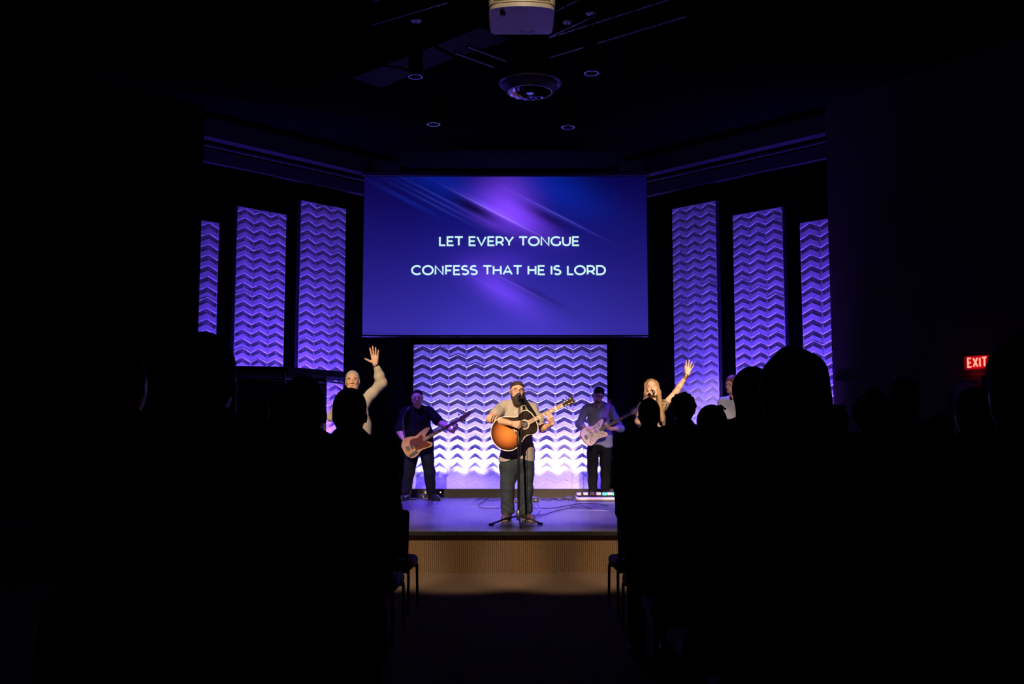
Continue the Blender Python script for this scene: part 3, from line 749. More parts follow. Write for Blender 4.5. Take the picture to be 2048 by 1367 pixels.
for p_ in pp[:3]: MB().cyl(p_+V(0, 0, 0), p_+V(0, 0, zr-STZ-.085), .022, n=10).build('post', M['grey_metal'], bo)
for i in range(3):
    a_, b_ = pp[i], pp[i+1]
    MB().tube([a_+V(0, 0, 1.83), b_+V(0, 0, 1.80)], .013, 8).build('rail', M['grey_metal'], bo)
    if i < 2:
        d = nrm(b_-a_); c = (a_+b_)/2; MB().box(c+V(0, 0, .9), (np.linalg.norm(b_-a_)-.06, .006, 1.76), np.stack([d, V(-d[1], d[0], 0), V(0, 0, 1)], 1)).build('clear_panel', M['acrylic'], bo)
n3 = 5; a_, b_ = pp[2]+V(0, 0, 1.88), pp[3]+V(0, 0, 1.88)
MB().tube([a_+(b_-a_)*i/n3+V(0, 0, -.07 if i % 2 else 0.0) for i in range(n3+1)], .008, 6).build('truss_web', M['grey_metal'], bo)
for (P, Q) in ((pp[0]+V(-.80, .70, 0), pp[1]+V(0, 1.2, 0)), (pp[1]+V(0, 1.2, 0), V(onplane(652, 760, V(bO[0], bO[1]+1.1, 0), V(0, 1, 0))[0]-bO[0], 1.1, 0))):
    d = nrm(Q-P); c = (P+Q)/2; MB().box(c+V(0, 0, .947), (np.linalg.norm(Q-P), .05, 1.894), np.stack([d, V(-d[1], d[0], 0), V(0, 0, 1)], 1)).build('absorber_panel', M['booth'], bo)
# ---------------------------------------------------------------- people
UP = V(0, 0, 1)
def lerp(a, b, t): return np.asarray(a)*(1-t)+np.asarray(b)*t
def basis(f, u=UP):
    f = nrm(f); u = nrm(np.asarray(u)-f*np.dot(f, u)); r = np.cross(f, u); return np.stack([r, f, u])
def hand(S, W, d, n, t, curl=(15, 20, 15), spread=5, L=1.0, thumb=None, tdir=(.6, .75, .15)):
    d = nrm(d); n = nrm(np.asarray(n, float)-d*np.dot(d, n)); t = np.asarray(t, float); t = nrm(t-d*np.dot(d, t)-n*np.dot(n, t))
    S.cap(W, W+d*.05*L, .023*L, .026*L, .012, flat=(n, .62))
    offs = (.030, .010, -.011, -.030); ext = (.090, .095, .090, .081)
    segs = ((.043, .026, .021), (.047, .030, .022), (.043, .027, .021), (.034, .021, .018))
    for i in range(4):
        K = W+(d*ext[i]+t*offs[i])*L; S.cap(W+(d*.025+t*offs[i]*.55)*L, K, .0155*L, .0115*L, .010, flat=(n, .85))
        a = R(spread*(1.1, .3, -.5, -1.5)[i]); di = d*math.cos(a)+t*math.sin(a); p = K; ang = 0; r = (.0100, .0092, .0084, .0074)
        for j in range(3):
            ang += R(curl[j]+(i*3 if curl[0] > 25 else 0)); q = p+(di*math.cos(ang)+n*math.sin(ang))*segs[i][j]*L
            S.cap(p, q, r[j]*L*(.93 if i == 3 else 1), r[j+1]*L*(.93 if i == 3 else 1), .004); p = q
    if thumb is None:
        b = W+(d*.028+t*.018)*L; v = nrm(d*tdir[0]+t*tdir[1]+n*tdir[2]); v2 = nrm(d*(tdir[0]+.12)+t*tdir[1]*.9+n*tdir[2])
        thumb = [b, b+v*.040*L, b+v*.040*L+v2*.033*L, b+v*.040*L+v2*.058*L]
    for j in range(3): S.cap(thumb[j], thumb[j+1], (.0165, .0118, .0102)[j]*L, (.0118, .0102, .0080)[j]*L, .010)

def head(S, c, f, u=UP, s=1.0, wide=1.0, mouth_open=False, neck_to=None, fine=True):
    B = basis(f, u); r, f, u = B
    P = lambda x, y, z: c+(r*x*wide+f*y+u*z)*s
    S.ell(P(0, -.012, .025), V(.076*wide, .094, .092)*s, .02, B=B)
    S.ell(P(0, .026, -.028), V(.064*wide, .066, .082)*s, .03, B=B)
    if neck_to is not None: S.cap(P(0, -.02, -.06), neck_to, .057*s*wide, .064*s*wide, .03)
    if not fine:
        for sx in (-1, 1): S.ell(P(sx*.078, -.008, -.02), V(.009, .018, .030)*s, .01, B=B)
        return B
    S.cap(P(-.030, .062, -.088), P(.030, .062, -.088), .022*s, .022*s, .025)
    for sx in (-1, 1): S.cap(P(sx*.058, .0, -.055), P(sx*.026, .058, -.092), .018*s, .017*s, .02)
    S.cap(P(-.034, .079, .022), P(.034, .079, .022), .011*s, .011*s, .015)
    for sx in (-1, 1): S.ell(P(sx*.042, .066, -.022), V(.022, .018, .018)*s, .015, B=B)
    for sx in (-1, 1): S.ell(P(sx*.031, .099, .004), V(.017, .013, .011)*s, .010, op='-', B=B)
    S.cap(P(0, .088, .010), P(0, .110, -.030), .0085*s, .0125*s, .008)
    for sx in (-1, 1): S.ell(P(sx*.013, .098, -.034), V(.009, .011, .008)*s, .006, B=B)
    S.cap(P(-.018, .086, -.060), P(.018, .086, -.060), .0085*s, None, .006)
    S.cap(P(-.014, .085, -.071), P(.014, .085, -.071), .009*s, None, .006)
    if mouth_open: S.ell(P(0, .098, -.068), V(.017, .026, .016)*s, .005, op='-', B=B)
    for sx in (-1, 1):
        S.ell(P(sx*.079, -.010, -.010), V(.010, .019, .031)*s, .008, B=B)
        S.ell(P(sx*.088, -.004, -.008), V(.006, .010, .018)*s, .006, op='-', B=B)
    return B

def eyes(parent, o, c, B, s=1.0, wide=1.0):
    r, f, u = B
    for sx in (-1, 1):
        p = c+(r*sx*.031*wide+f*.080+u*.004)*s-o
        b = MB().sphere(p, .0125*s, 14, 10); nf = len(b.f); b.sphere(p+f*.0062*s, .0072*s, 10, 8)
        b.build('eye', None, parent, True, mats=[M['eye'], M['iris']], midx=[0]*nf+[1]*(len(b.f)-nf))
        lid = MB(); n1, n2 = 12, 4; pf = p+f*.001*s
        for lo_, hi_ in ((7, 100), (-16, -75)):
            vs = []
            for i in range(n1+1):
                az = R(-85+170*i/n1)
                for j in range(n2+1):
                    el = R(lo_+(hi_-lo_)*j/n2)*(1 if abs(i-n1/2) < n1/2-1 else .6); rr_ = .0140*s
                    vs.append(pf+(r*math.sin(az)*math.cos(el)+f*math.cos(az)*math.cos(el)+u*math.sin(el))*rr_)
            fc = [(i*(n2+1)+j, i*(n2+1)+j+1, (i+1)*(n2+1)+j+1, (i+1)*(n2+1)+j) for i in range(n1) for j in range(n2)]
            lid.add(vs, fc)
        lid.build('eyelid', M['skin'], parent, True)
        MB().tube([p+(r*sx*x*s+f*(.017-abs(x)*.25)*s+u*(.021-abs(x-.004)*.25)*s) for x in (-.014, -.005, .005, .017)], [.0022*s, .0034*s, .0034*s, .0018*s], 6).build('eyebrow', M['hair_dark'], parent, True)
def glasses(parent, o, c, B, m, s=1.0, wide=1.0, label='glasses'):
    r, f, u = B; b = MB()
    for sx in (-1, 1):
        pts = [c-o+(r*(sx*.033*wide+.026*math.cos(R(a))*(1.0))+f*(.106-.012*abs(math.cos(R(a))*.5+.5*sx*0))+u*(.003+.018*math.sin(R(a))))*s for a in range(0, 360, 24)]
        b.tube(pts, .0020*s, 6, True)
        b.tube([c-o+(r*sx*x*wide+f*y+u*z)*s for x, y, z in ((.058, .096, .008), (.076, .070, .008), (.085, .0, .004))], .0018*s, 6)
    b.tube([c-o+(r*x+f*.107+u*.008)*s for x in (-.009, 0, .009)], .002*s, 6)
    b.build('glasses', m, parent, True)

def torso(S, HC, SL, SR, f, g=1.0, gd=1.0, k=.07, chest=1.0, belly=1.0):
    SC = (SL+SR)/2; u = nrm(SC-HC); B = basis(f, u); L = np.linalg.norm(SC-HC); q = L/.50
    S.ell(HC+u*.03*q, V(.160*g, .112*gd, .13*q), k, B=B)
    S.ell(lerp(HC, SC, .34)+B[1]*.015*belly, V(.152*g*belly, .115*gd*belly, .17*q), k, B=B)
    S.ell(lerp(HC, SC, .70), V(.168*g*chest, .115*gd, .19*q), k, B=B)
    S.cap(lerp(SL, SR, .08), lerp(SR, SL, .08), .062*gd, None, .05)
    tr = .040*(1+(gd-1)*1.7)
    S.cap(SC+u*.07-B[1]*.02, lerp(SL, SR, .12)+u*.005, tr, tr, .05); S.cap(SC+u*.07-B[1]*.02, lerp(SR, SL, .12)+u*.005, tr, tr, .05)
    return B
def limb(S, a, b, c, r0, r1, r2, k=.03):
    S.cap(a, b, r0, r1, k); S.cap(b, c, r1, r2, k)
    S.ell(lerp(b, c, .30), r1*.98, .03)
def foot_body(S, A, toe, s=1.0):
    d = nrm(V(toe[0]-A[0], toe[1]-A[1], 0)); z = min(A[2], toe[2])
    S.cap(V(A[0], A[1], z+.05*s)-d*.03, V(toe[0], toe[1], z+.028*s), .034*s, .024*s, .03)
def shoe(parent, o, heel, toe, z, m=None, sole=None, s=1.0, h=.007, name='shoe', cut=.115):
    m = m or M['black']; d = nrm(V(toe[0]-heel[0], toe[1]-heel[1], 0)); H, T = V(heel[0], heel[1], 0), V(toe[0], toe[1], 0)
    S = Sdf(h); S.cap(H+UP*(z+.055*s), T-d*.05+UP*(z+.044*s), .044*s, .044*s, .03, flat=(UP, .85)); S.cap(T-d*.09+UP*(z+.04), T+UP*(z+.034*s), .045*s, .036*s, .03, flat=(UP, .75))
    S.cap(H+UP*(z+.055), H+UP*(z+cut), .048*s, .052*s, .02); S.cut((0, 0, z+.012), (0, 0, -1)); S.cut((0, 0, z+cut), (0, 0, 1))
    so = S.build(name, m, parent, o)
    Q = Sdf(h); Q.cap(H+UP*(z+.014), T+UP*(z+.014), .046*s, .040*s, .02); Q.cut((0, 0, z+.002), (0, 0, -1)); Q.cut((0, 0, z+.026), (0, 0, 1))
    q = Q.build('sole', sole or M['black_matte'], so, o); return so

def P3(px, py, Y): return at(px, py, Y)
FWD = V(0, -1, 0)
# ================================================================ lead singer with acoustic guitar
Y0 = 12.36
o = V(at(1034, 1000, Y0)[0], Y0, STZ)
per = empty('person', o, 'bearded person in grey t-shirt singing and strumming an acoustic guitar centre stage', 'person')
HCt = P3(1034.5, 781.5, Y0-.04); hf = nrm(V(.16, -1, .02)); hu = nrm(V(.03, 0, 1))
SL, SR = P3(1066, 818, Y0+.01), P3(1004, 814, Y0+.01)
HC = P3(1034, 925, Y0+.01)
EL, WL = P3(1086, 857, Y0-.12), P3(1094.5, 836, Y0-.33)
ER, WR = P3(981, 837, Y0-.24), P3(1021, 846, Y0-.43)
GM_Y = Y0-.31
S = Sdf(.0052)
torso(S, HC, SL, SR, FWD, 1.10, 1.25, belly=1.12)
B = head(S, HCt, hf, hu, 1.02, 1.10, neck_to=lerp(SL, SR, .5)+UP*.06)
limb(S, SR, ER, WR, .058, .052, .033)
neckdir = nrm(V(math.cos(R(27)), 0, math.sin(R(27))))
nperp = V(-math.sin(R(27)), 0, math.cos(R(27)))
hand(S, WR, nrm(V(.95, -.02, -.22)), V(0, 1, -.15), V(.1, -.1, 1), (28, 30, 20), 5, 1.05, tdir=(.8, .35, .1))
NK = P3(1096, 828, GM_Y-.06)                      # where the fretting hand meets the neck
WLh = NK-nperp*.125+V(0, .040, 0); WL = WLh
limb(S, SL, EL, WL, .056, .046, .030)
hand(S, WLh, nrm(nperp*.8+V(0, -.6, 0)), nrm(V(0, 1, 0)+nperp*.75), neckdir, (42, 60, 35), 4, 1.0, thumb=[WLh+nperp*.02+V(0, .02, 0), WLh+nperp*.06+V(0, .045, 0), WLh+nperp*.10+V(0, .05, 0)+neckdir*.005, WLh+nperp*.14+V(0, .035, 0)+neckdir*.01])
KL_, AL = P3(1052, 975, Y0-.01), P3(1051, 1025, Y0+.03); KR_, AR = P3(1015, 975, Y0-.01), P3(1015, 1026, Y0+.03)
hipL, hipR = P3(1050, 930, Y0), P3(1018, 930, Y0)
for a, b_, c in ((hipL, KL_, AL), (hipR, KR_, AR)): limb(S, a, b_, c, .10, .066, .045)
tL, tR = V(AL[0]+.075, Y0-.17, STZ), V(AR[0]-.035, Y0-.17, STZ)
foot_body(S, V(AL[0], AL[1], STZ), tL); foot_body(S, V(AR[0], AR[1], STZ), tR)
fa = nrm(WR-ER); LA = np.linalg.norm(WR-ER)
def paint(c):
    t = (c-ER)@fa; d = np.linalg.norm(c-ER-t[:, None]*fa, axis=1); m = np.zeros(len(c), int)
    near = (d < .075)
    for t0, t1 in ((.050, .068), (.086, .104), (.122, .140)): m[near & (t > t0) & (t < t1)] = 1
    return m
S.build('body', None, per, o, mats=[M['skin'], M['ink']], paint=paint)
# shirt
T = Sdf(.007); torso(T, HC, SL, SR, FWD, 1.20, 1.36, belly=1.12)
T.cap(SR, lerp(SR, ER, .58), .072, .076, .03); T.cap(SL, lerp(SL, EL, .62), .070, .074, .03)
hem = P3(1034, 917, Y0)
T.cap(HC+V(-.06, 0, .14), hem+V(-.055, 0, -.02), .145, .172, .06, flat=(V(0, 1, 0), .84)); T.cap(HC+V(.06, 0, .14), hem+V(.055, 0, -.02), .145, .172, .06, flat=(V(0, 1, 0), .84))
T.post.append(lambda D, X, Y, Z: np.maximum(D, hem[2]-.015+.02*np.cos((X-o[0])*16)-Z))
T.post.append(lambda D, X, Y, Z: D+.0035*np.sin(X*62+2*np.sin(Z*9))*(np.abs(D) < .04)*np.clip((Z-hem[2]-.4)*4, 0, 1))
T.folds(.0055, (7, 6, 22), .4).build('shirt', M['tee'], per, o)
# jeans
J = Sdf(.007); J.ell(HC+UP*.02, V(.205, .170, .15), .05)
J.cap(hipL-UP*.02, hipR-UP*.02, .115, .115, .04)
for a, b_, c in ((hipL, KL_, AL), (hipR, KR_, AR)):
    J.cap(a, b_, .122, .088, .02); J.cap(b_, c+UP*.04, .088, .078, .02); J.cap(c+UP*.10, c+UP*.045, .084, .086, .02)
J.cut((0, 0, STZ+.075), (0, 0, -1)); J.cut((0, 0, hem[2]+.06), (0, 0, 1))
J.post.append(lambda D, X, Y, Z: D+(.0045*np.sin(Z*80+3*np.sin(X*24+1)+2*np.sin(Y*18))*np.clip((STZ+.36-Z)*5, .22, 1)+.004*np.sin(Z*31+3*np.sin(X*12)+Y*9))*(np.abs(D) < .05))
J.build('jeans', M['jeans'], per, o)
shoe(per, o, V(AL[0], AL[1]+.03, 0), tL, STZ, M['leather'], M['sole'], 1.12); shoe(per, o, V(AR[0], AR[1]+.03, 0), tR, STZ, M['leather'], M['sole'], 1.12)
# hair, beard
r_, f_, u_h = B; Hp = lambda x, y, z: HCt+(r_*x*1.10+f_*y+u_h*z)*1.02
Hh = Sdf(.0055); Hh.ell(Hp(0, -.022, .034), V(.090, .096, .094), .02, B=B); Hh.cap(Hp(-.030, .050, .092), Hp(.035, .045, .096), .022, .022, .04)
Hh.ell(Hp(0, .110, .005), V(.083, .085, .078), .012, op='-', B=B); Hh.box(Hp(0, .03, -.10), V(.12, .10, .085), .02, .01, '-', B=B)
Hh.build('hair', M['hair_dark'], per, o)
Bd = Sdf(.0055); Bd.ell(Hp(0, .050, -.128), V(.064, .055, .078), .03, B=B); Bd.ell(Hp(0, .046, -.098), V(.072, .055, .042), .03, B=B)
for sx in (-1, 1): Bd.cap(Hp(sx*.074, .008, -.010), Hp(sx*.062, .03, -.085), .008, .018, .02)
Bd.cap(Hp(-.030, .090, -.060), Hp(0, .100, -.050), .010, .010, .01); Bd.cap(Hp(.030, .090, -.060), Hp(0, .100, -.050), .010, .010, .01)
Bd.ell(Hp(0, .112, -.069), V(.016, .02, .009), .006, op='-', B=B)
Bd.post.append(lambda D, X, Y, Z: D+.0025*np.sin(X*190+Z*40)*(np.abs(D) < .03)); Bd.build('beard', M['hair_dark'], per, o)
MB().tube([HCt+(r_*x+f_*.099+u_h*(-.069))*1.02-o for x in (-.014, 0, .014)], [.002, .0045, .002], 8).build('lips', M['lips'], per, True)
for sx in (-1, 1):
    MB().tube([Hp(sx*x, .0935-abs(x-.03)*.3, .000-.1*(x-.031)**2*10) - o for x in (.018, .026, .034, .044)], .0014, 6).build('closed_eyelid', M['hair_dark'], per)
    MB().tube([Hp(sx*x, .0945-abs(x-.03)*.3, z) - o for x, z in ((.014, .024), (.026, .028), (.040, .026), (.050, .019))], [.002, .0032, .003, .0015], 6).build('eyebrow', M['hair_dark'], per, True)
glasses(per, o, HCt, B, M['black'], 1.02, 1.10)

# ---- instruments
def frame(origin, ang, tilt=0, yaw=0):
    x = V(math.cos(R(ang)), 0, math.sin(R(ang))); y = V(-math.sin(R(ang)), 0, math.cos(R(ang))); z = V(0, -1, 0)
    m = Matrix(((x[0], y[0], z[0], origin[0]), (x[1], y[1], z[1], origin[1]), (x[2], y[2], z[2], origin[2]), (0, 0, 0, 1)))
    return m @ Matrix.Rotation(R(tilt), 4, 'X') @ Matrix.Rotation(R(yaw), 4, 'Y')
def headstock_pegs(parent, pos, side_dirs, m, n=6):
    for (x, y, sy) in pos:
        b = MB(); b.cyl((x, y, .0), (x, y, .022), .005, n=8); b.cyl((x, y+sy*.004, -.008), (x, y+sy*.030, -.008), .003, n=6); b.box((x, y+sy*.040, -.008), (.016, .022, .008), None, .003); b.build('tuning_peg', m, parent)
def sunburst():
    m = mat('sunburst_top', (.5, .2, .05), .22, coat=.4); nt = m.node_tree; b = nt.nodes['Principled BSDF']; N = nt.nodes.new
    tc = N('ShaderNodeTexCoord'); mp = N('ShaderNodeMapping'); mp.inputs['Scale'].default_value = (1/.215, 1/.215, 0); nt.links.new(tc.outputs['Object'], mp.inputs[0])
    ln = N('ShaderNodeVectorMath'); ln.operation = 'LENGTH'; nt.links.new(mp.outputs[0], ln.inputs[0])
    r = N('ShaderNodeValToRGB'); e = r.color_ramp.elements; e[0].position = 0; e[0].color = (.62, .26, .055, 1); e[1].position = 1.0; e[1].color = (.012, .005, .003, 1)
    a = e.new(.45); a.color = (.48, .16, .03, 1); a = e.new(.72); a.color = (.25, .06, .013, 1); a = e.new(.88); a.color = (.04, .012, .006, 1)
    nt.links.new(ln.outputs['Value'], r.inputs[0]); nt.links.new(r.outputs[0], b.inputs['Base Color']); return m
def mir(h): return [V(*p) for p in h]+[V(p[0], -p[1]) for p in h[::-1] if abs(p[1]) > 1e-6]
def shrink(pts, d):
    c = []; n = len(pts)
    for i in range(n):
        t = nrm(pts[(i+1) % n]-pts[i-1]); c.append(pts[i]-V(t[1], -t[0])*d)
    return c
gO = P3(1015, 866, GM_Y)
ag = empty('acoustic_guitar', gO, 'sunburst acoustic guitar with cream binding, strummed by the bearded singer', 'guitar', mw=frame(gO, 27, 0, 0))
half = [(-.205, 0), (-.195, .07), (-.150, .150), (-.07, .205), (.02, .212), (.10, .180), (.165, .142), (.22, .134), (.28, .156), (.335, .150), (.372, .10), (.385, .04), (.387, 0)]
out = spline(mir(half)[:-0 or None], 6)
if np.cross(out[5]-out[0], out[15]-out[5]) > 0: out = out[::-1]
b = MB(); b.prism(out, -.055, .050); b.build('body', M['rosewood'], ag)
def inner(d):
    cc = V(.09, 0); return [p+(-(p-cc))/np.linalg.norm(p-cc)*d for p in out]
b = MB(); b.prism(inner(.009), .0, .0535); b.build('soundboard', sunburst(), ag)
b = MB(); n = len(out); I1, I0 = inner(.009), inner(-.0015)
b.add([V(p[0], p[1], .051) for p in I0]+[V(p[0], p[1], .0545) for p in I0]+[V(p[0], p[1], .0545) for p in I1]+[V(p[0], p[1], .051) for p in I1], [((k*n+i), k*n+(i+1) % n, ((k+1) % 4)*n+(i+1) % n, ((k+1) % 4)*n+i) for k in range(4) for i in range(n)])
b.build('binding', M['ivory'], ag)
hx = .235
for sy in (1, -1):
    pg = spline([V(hx+.07, sy*.062), V(hx+.12, sy*.10), V(hx+.085, sy*.135), V(hx+.0, sy*.118), V(hx-.07, sy*.125), V(hx-.14, sy*.165 if sy < 0 else .155), V(hx-.15, sy*.10), V(hx-.07, sy*.055)], 6)
    if sy < 0: pg = pg[::-1]
    b = MB(); b.prism(pg[::-1], .053, .0555); b.build('pickguard', M['pick_black'], ag)
b = MB(); b.lathe((hx, 0, 0), [(0, .0550), (.048, .0550)], 32); b.build('sound_hole', M['black_matte'], ag)
b = MB(); b.lathe((hx, 0, 0), [(.048, .055), (.050, .0565), (.060, .0565), (.061, .055)], 32); b.build('rosette', M['ivory'], ag)
b = MB(); b.box((.105, 0, .060), (.032, .165, .013), None, .004); br = b.build('bridge', M['rosewood'], ag)
MB().box((.108, 0, .068), (.005, .08, .006)).build('saddle', M['ivory'], br)
MB().box((.092, .0, .0672), (.010, .05, .002)).build('inlay', M['ivory'], br)
nk = MB(); nk.box(((.387+.750)/2-.03, 0, .047), (.423, .050, .022), None, .008); nk.build('neck', M['maple'], ag)
fb = MB(); fb.box((.520, 0, .064), (.460, .052, .010), None, .002); nf0 = len(fb.f)
mids = [0]*nf0
for k in range(1, 19):
    x = .750-.645*(1-2**(-k/12))
    if x < .30: break
    fb.box((x, 0, .0695), (.003, .051, .002)); mids += [1]*6
for k in (3, 5, 7, 9, 12, 15):
    x = .750-.645*(1-(2**(-k/12)+2**(-(k-1)/12))/2); fb.box((x, 0, .0693), (.013, .036, .001)); mids += [2]*6
fb.build('fretboard', None, ag, mats=[M['maple'], M['grey_metal'], M['cream']], midx=mids)
MB().box((.753, 0, .068), (.006, .050, .012)).build('nut', M['ivory'], ag)
hs = [V(.756, .024), V(.78, .034), V(.895, .044), V(.925, .030), V(.910, 0), V(.925, -.030), V(.895, -.044), V(.78, -.034), V(.756, -.024)]
MB().prism(hs[::-1][::-1], .045, .062).build('headstock', M['pick_black'], ag)
for x in (.793, .835, .877):
    for sy in (1, -1):
        b = MB(); y = sy*.024; b.cyl((x, y+sy*.01, .052), (x, y+sy*.030, .052), .003, n=6); b.box((x, y+sy*.036, .052), (.016, .016, .012), None, .004); tp_ = b.build('tuning_peg', M['black_metal'], ag); MB().lathe((x, y, .062), [(.009, 0), (.008, .005), (.005, .006), (.005, .022), (0, .023)], 10).build('post', M['gold'], tp_)
for k in range(6):
    y0, y1 = (k-2.5)*.0104, (k-2.5)*.0078
    MB().tube([(.106, y0, .071), (.753, y1, .0735), (.795+.045*(abs(k-2.5)//1), (.026 if k > 2 else -.026), .072)], .0006, 5).build('string', M['grey_metal'], ag)
MB().box((.665, .0, .079), (.018, .064, .014), None, .003).build('capo', M['white'], ag)
sx_ = [V(-.2, .02, -.02), V(-.205, .10, -.06)]
# strap over his left shoulder
st = MB(); pts = spline([P3(1046, 796, Y0+.06), P3(1047, 793, Y0-.04), P3(1050, 801, Y0-.165), P3(1056, 810, Y0-.205), P3(1063, 820, Y0-.235), P3(1072, 835, Y0-.275)], 5, False)
w = V(.85, 0, .52)*.024
for i in range(len(pts)-1):
    a, b_ = pts[i], pts[i+1]; d = nrm(b_-a); n_n = nrm(np.cross(d, w))*.005
    q = [a-w, a+w, b_+w, b_-w]; st.add([p-gO for p in q]+[p+n_n-gO for p in q], [(0, 1, 2, 3), (7, 6, 5, 4), (0, 3, 7, 4), (1, 5, 6, 2)])
so_ = st.build('strap', M['black_cloth'], ag); so_.matrix_parent_inverse = ag.matrix_world.inverted() @ Matrix.Translation(gO.tolist())

# ---- straight microphone stand and microphone
sb = P3(1036, 1036, 11.92); sx0 = at(1037, 1040, 11.92)[0]; sbz = STZ
ms_ = empty('microphone_stand', V(sx0, 11.92, STZ), 'black straight tripod microphone stand in front of the bearded singer', 'microphone stand')
oS = V(sx0, 11.92, STZ); topS = P3(1038.5, 797, 11.98)-oS; mid = P3(1037, 878, 11.93)-oS; low = P3(1036, 932, 11.92)-oS
MB().tube([mid-UP*.03, topS], .0075, 10).build('upper_tube', M['black_metal'], ms_, True)
MB().tube([V(0, 0, .09), mid], .014, 12).build('lower_tube', M['black_metal'], ms_, True)
MB().lathe(mid, [(.0, -.06), (.022, -.055), (.024, .0), (.016, .03), (.009, .05)], 16).build('clutch', M['black'], ms_, True)
MB().lathe((0, 0, 0), [(.0, .045), (.024, .05), (.03, .10), (.03, .15), (.018, .17)], 16).build('hub', M['grey_metal'], ms_, True)
for (px, py) in ((980, 1048.5), (1083.5, 1047), (1042, 1055)):
    e = onz(px, py, STZ+.012)-oS
    lg = MB().tube([V(0, 0, .10), lerp(V(0, 0, .075), e, .5)+UP*.025, e], .0105, 10).build('leg', M['black_metal'], ms_, True)
    d = nrm(V(e[0], e[1], 0)); MB().tube([e-d*.05+UP*.006, e+d*.01], .015, 10).build('rubber_foot', M['black_matte'], lg, True)
mp_ = P3(1038, 789, 12.07); om = P3(1038.3, 798, 12.0)
mic = empty('microphone', om, 'silver-headed microphone clipped to the stand at the bearded mouth', 'microphone')
md = nrm(mp_-om+V(0, .02, .0)); MB().tube([-md*.05, md*.045], [.012, .020], 14).build('handle', M['black_metal'], mic, True)
MB().sphere(mp_-om, .027, 16, 12).build('grille', M['chrome'], mic, True)
MB().tube([V(0, 0, -.03), V(0, .0, .01)], .020, 12).build('clip', M['black'], mic, True)
pts = [om-md*.05, om-md*.08+V(.01, -.02, -.05), oS+mid+V(.03, -.03, .1), oS+low+V(.025, -.02, 0), oS+V(.02, -.02, .3), oS+V(.05, -.05, .02), onz(1060, 1040, STZ+.008), onz(1080, 1022, STZ+.008), onz(1075, 1008, STZ+.008)]
tag(MB().tube(spline(pts, 5, False), .0035, 6).build('microphone_cable', M['cable']), 'black cable winding down the straight microphone stand to the stage floor', 'cable')

# ================================================================ bassist
Y0 = 16.15
o = V(at(838, 1000, Y0)[0], Y0, STZ)
per = empty('person', o, 'person in black t-shirt in shadow playing a natural-wood bass guitar', 'person')
HCt = P3(834.5, 794, Y0-.06); hf = nrm(V(.05, -1, -.10))
SL, SR = P3(859, 822, Y0), P3(811, 824, Y0); HC = P3(838, 893, Y0+.02)
EL, WL = P3(880, 846, Y0-.14), P3(902, 849, Y0-.26); ER, WR = P3(799, 862, Y0-.08), P3(814, 886, Y0-.30)
S = Sdf(.0062); torso(S, HC, SL, SR, FWD, 1.20, 1.25, belly=1.1)
B = head(S, HCt, hf, UP, 1.05, 1.1, neck_to=lerp(SL, SR, .5)+UP*.05)
limb(S, SR, ER, WR, .062, .052, .034)
ba = 29.0; nd = V(math.cos(R(ba)), 0, math.sin(R(ba))); npd = V(-nd[2], 0, nd[0])
hand(S, WR, nrm(V(.45, -.1, -.9)), V(.3, 1, 0), V(1, -.2, .4), (20, 35, 25), 5, 1.08, tdir=(.5, .8, 0))
NK = P3(909, 849, Y0-.36); WLh = NK-npd*.085+V(0, .045, 0)-nd*.075; WL = WLh; limb(S, SL, EL, WL, .062, .052, .032)
hand(S, WLh, nrm(npd*.45+nd*.75+V(0, -.55, 0)), nrm(V(0, .9, 0)+npd*.9), -npd*.3+nd, (42, 60, 35), 5, 1.05, thumb=[WLh+npd*.02+V(0, .01, 0), WLh+npd*.05+nd*.03+V(0, .03, 0), WLh+npd*.085+nd*.05+V(0, .03, 0), WLh+npd*.115+nd*.06+V(0, .01, 0)])
hipL, hipR = P3(853, 903, Y0), P3(824, 903, Y0); KL_, AL = P3(859, 945, Y0), P3(862, 985, Y0+.02); KR_, AR = P3(818, 945, Y0), P3(812, 984, Y0+.02)
for a, b_, c in ((hipL, KL_, AL), (hipR, KR_, AR)): limb(S, a, b_, c, .10, .066, .045)
tL, tR = V(AL[0]+.13, Y0-.16, STZ), V(AR[0]-.05, Y0-.2, STZ)
foot_body(S, V(AL[0], AL[1], STZ), tL); foot_body(S, V(AR[0], AR[1], STZ), tR)
S.build('body', M['skin'], per, o); eyes(per, o, HCt, B, 1.05, 1.1)
T = Sdf(.008); torso(T, HC, SL, SR, FWD, 1.30, 1.36, belly=1.1)
T.cap(SR, lerp(SR, ER, .85), .082, .090, .03); T.cap(SL, lerp(SL, EL, .78), .080, .088, .03)
T.cap(HC+V(-.08, 0, .2), HC+V(-.08, 0, -.02), .155, .165, .06, flat=(V(0, 1, 0), .9)); T.cap(HC+V(.08, 0, .2), HC+V(.08, 0, -.02), .155, .165, .06, flat=(V(0, 1, 0), .9))
T.cap(lerp(SL, SR, .5)+V(-.05, 0, .06), lerp(SL, SR, .5)+V(.05, 0, .06), .062, None, .02)
T.cut(HC+V(0, 0, -.04), (0, 0, -1)).folds(.004, (7, 6, 22), 1.4).build('shirt', M['black_cloth'], per, o)
J = Sdf(.008); J.ell(HC, V(.185, .145, .15), .05)
for a, b_, c in ((hipL, KL_, AL), (hipR, KR_, AR)): J.cap(a, b_, .122, .092, .02); J.cap(b_, c+UP*.03, .092, .080, .02)
J.cut((0, 0, STZ+.07), (0, 0, -1)).cut((0, 0, HC[2]+.06), (0, 0, 1)).folds(.004, (10, 9, 30), 2).build('jeans', M['navy_cloth'], per, o)
shoe(per, o, V(AL[0], AL[1]+.02, 0), tL, STZ, M['black'], None, 1.15); shoe(per, o, V(AR[0], AR[1]+.02, 0), tR, STZ, M['black'], None, 1.15)
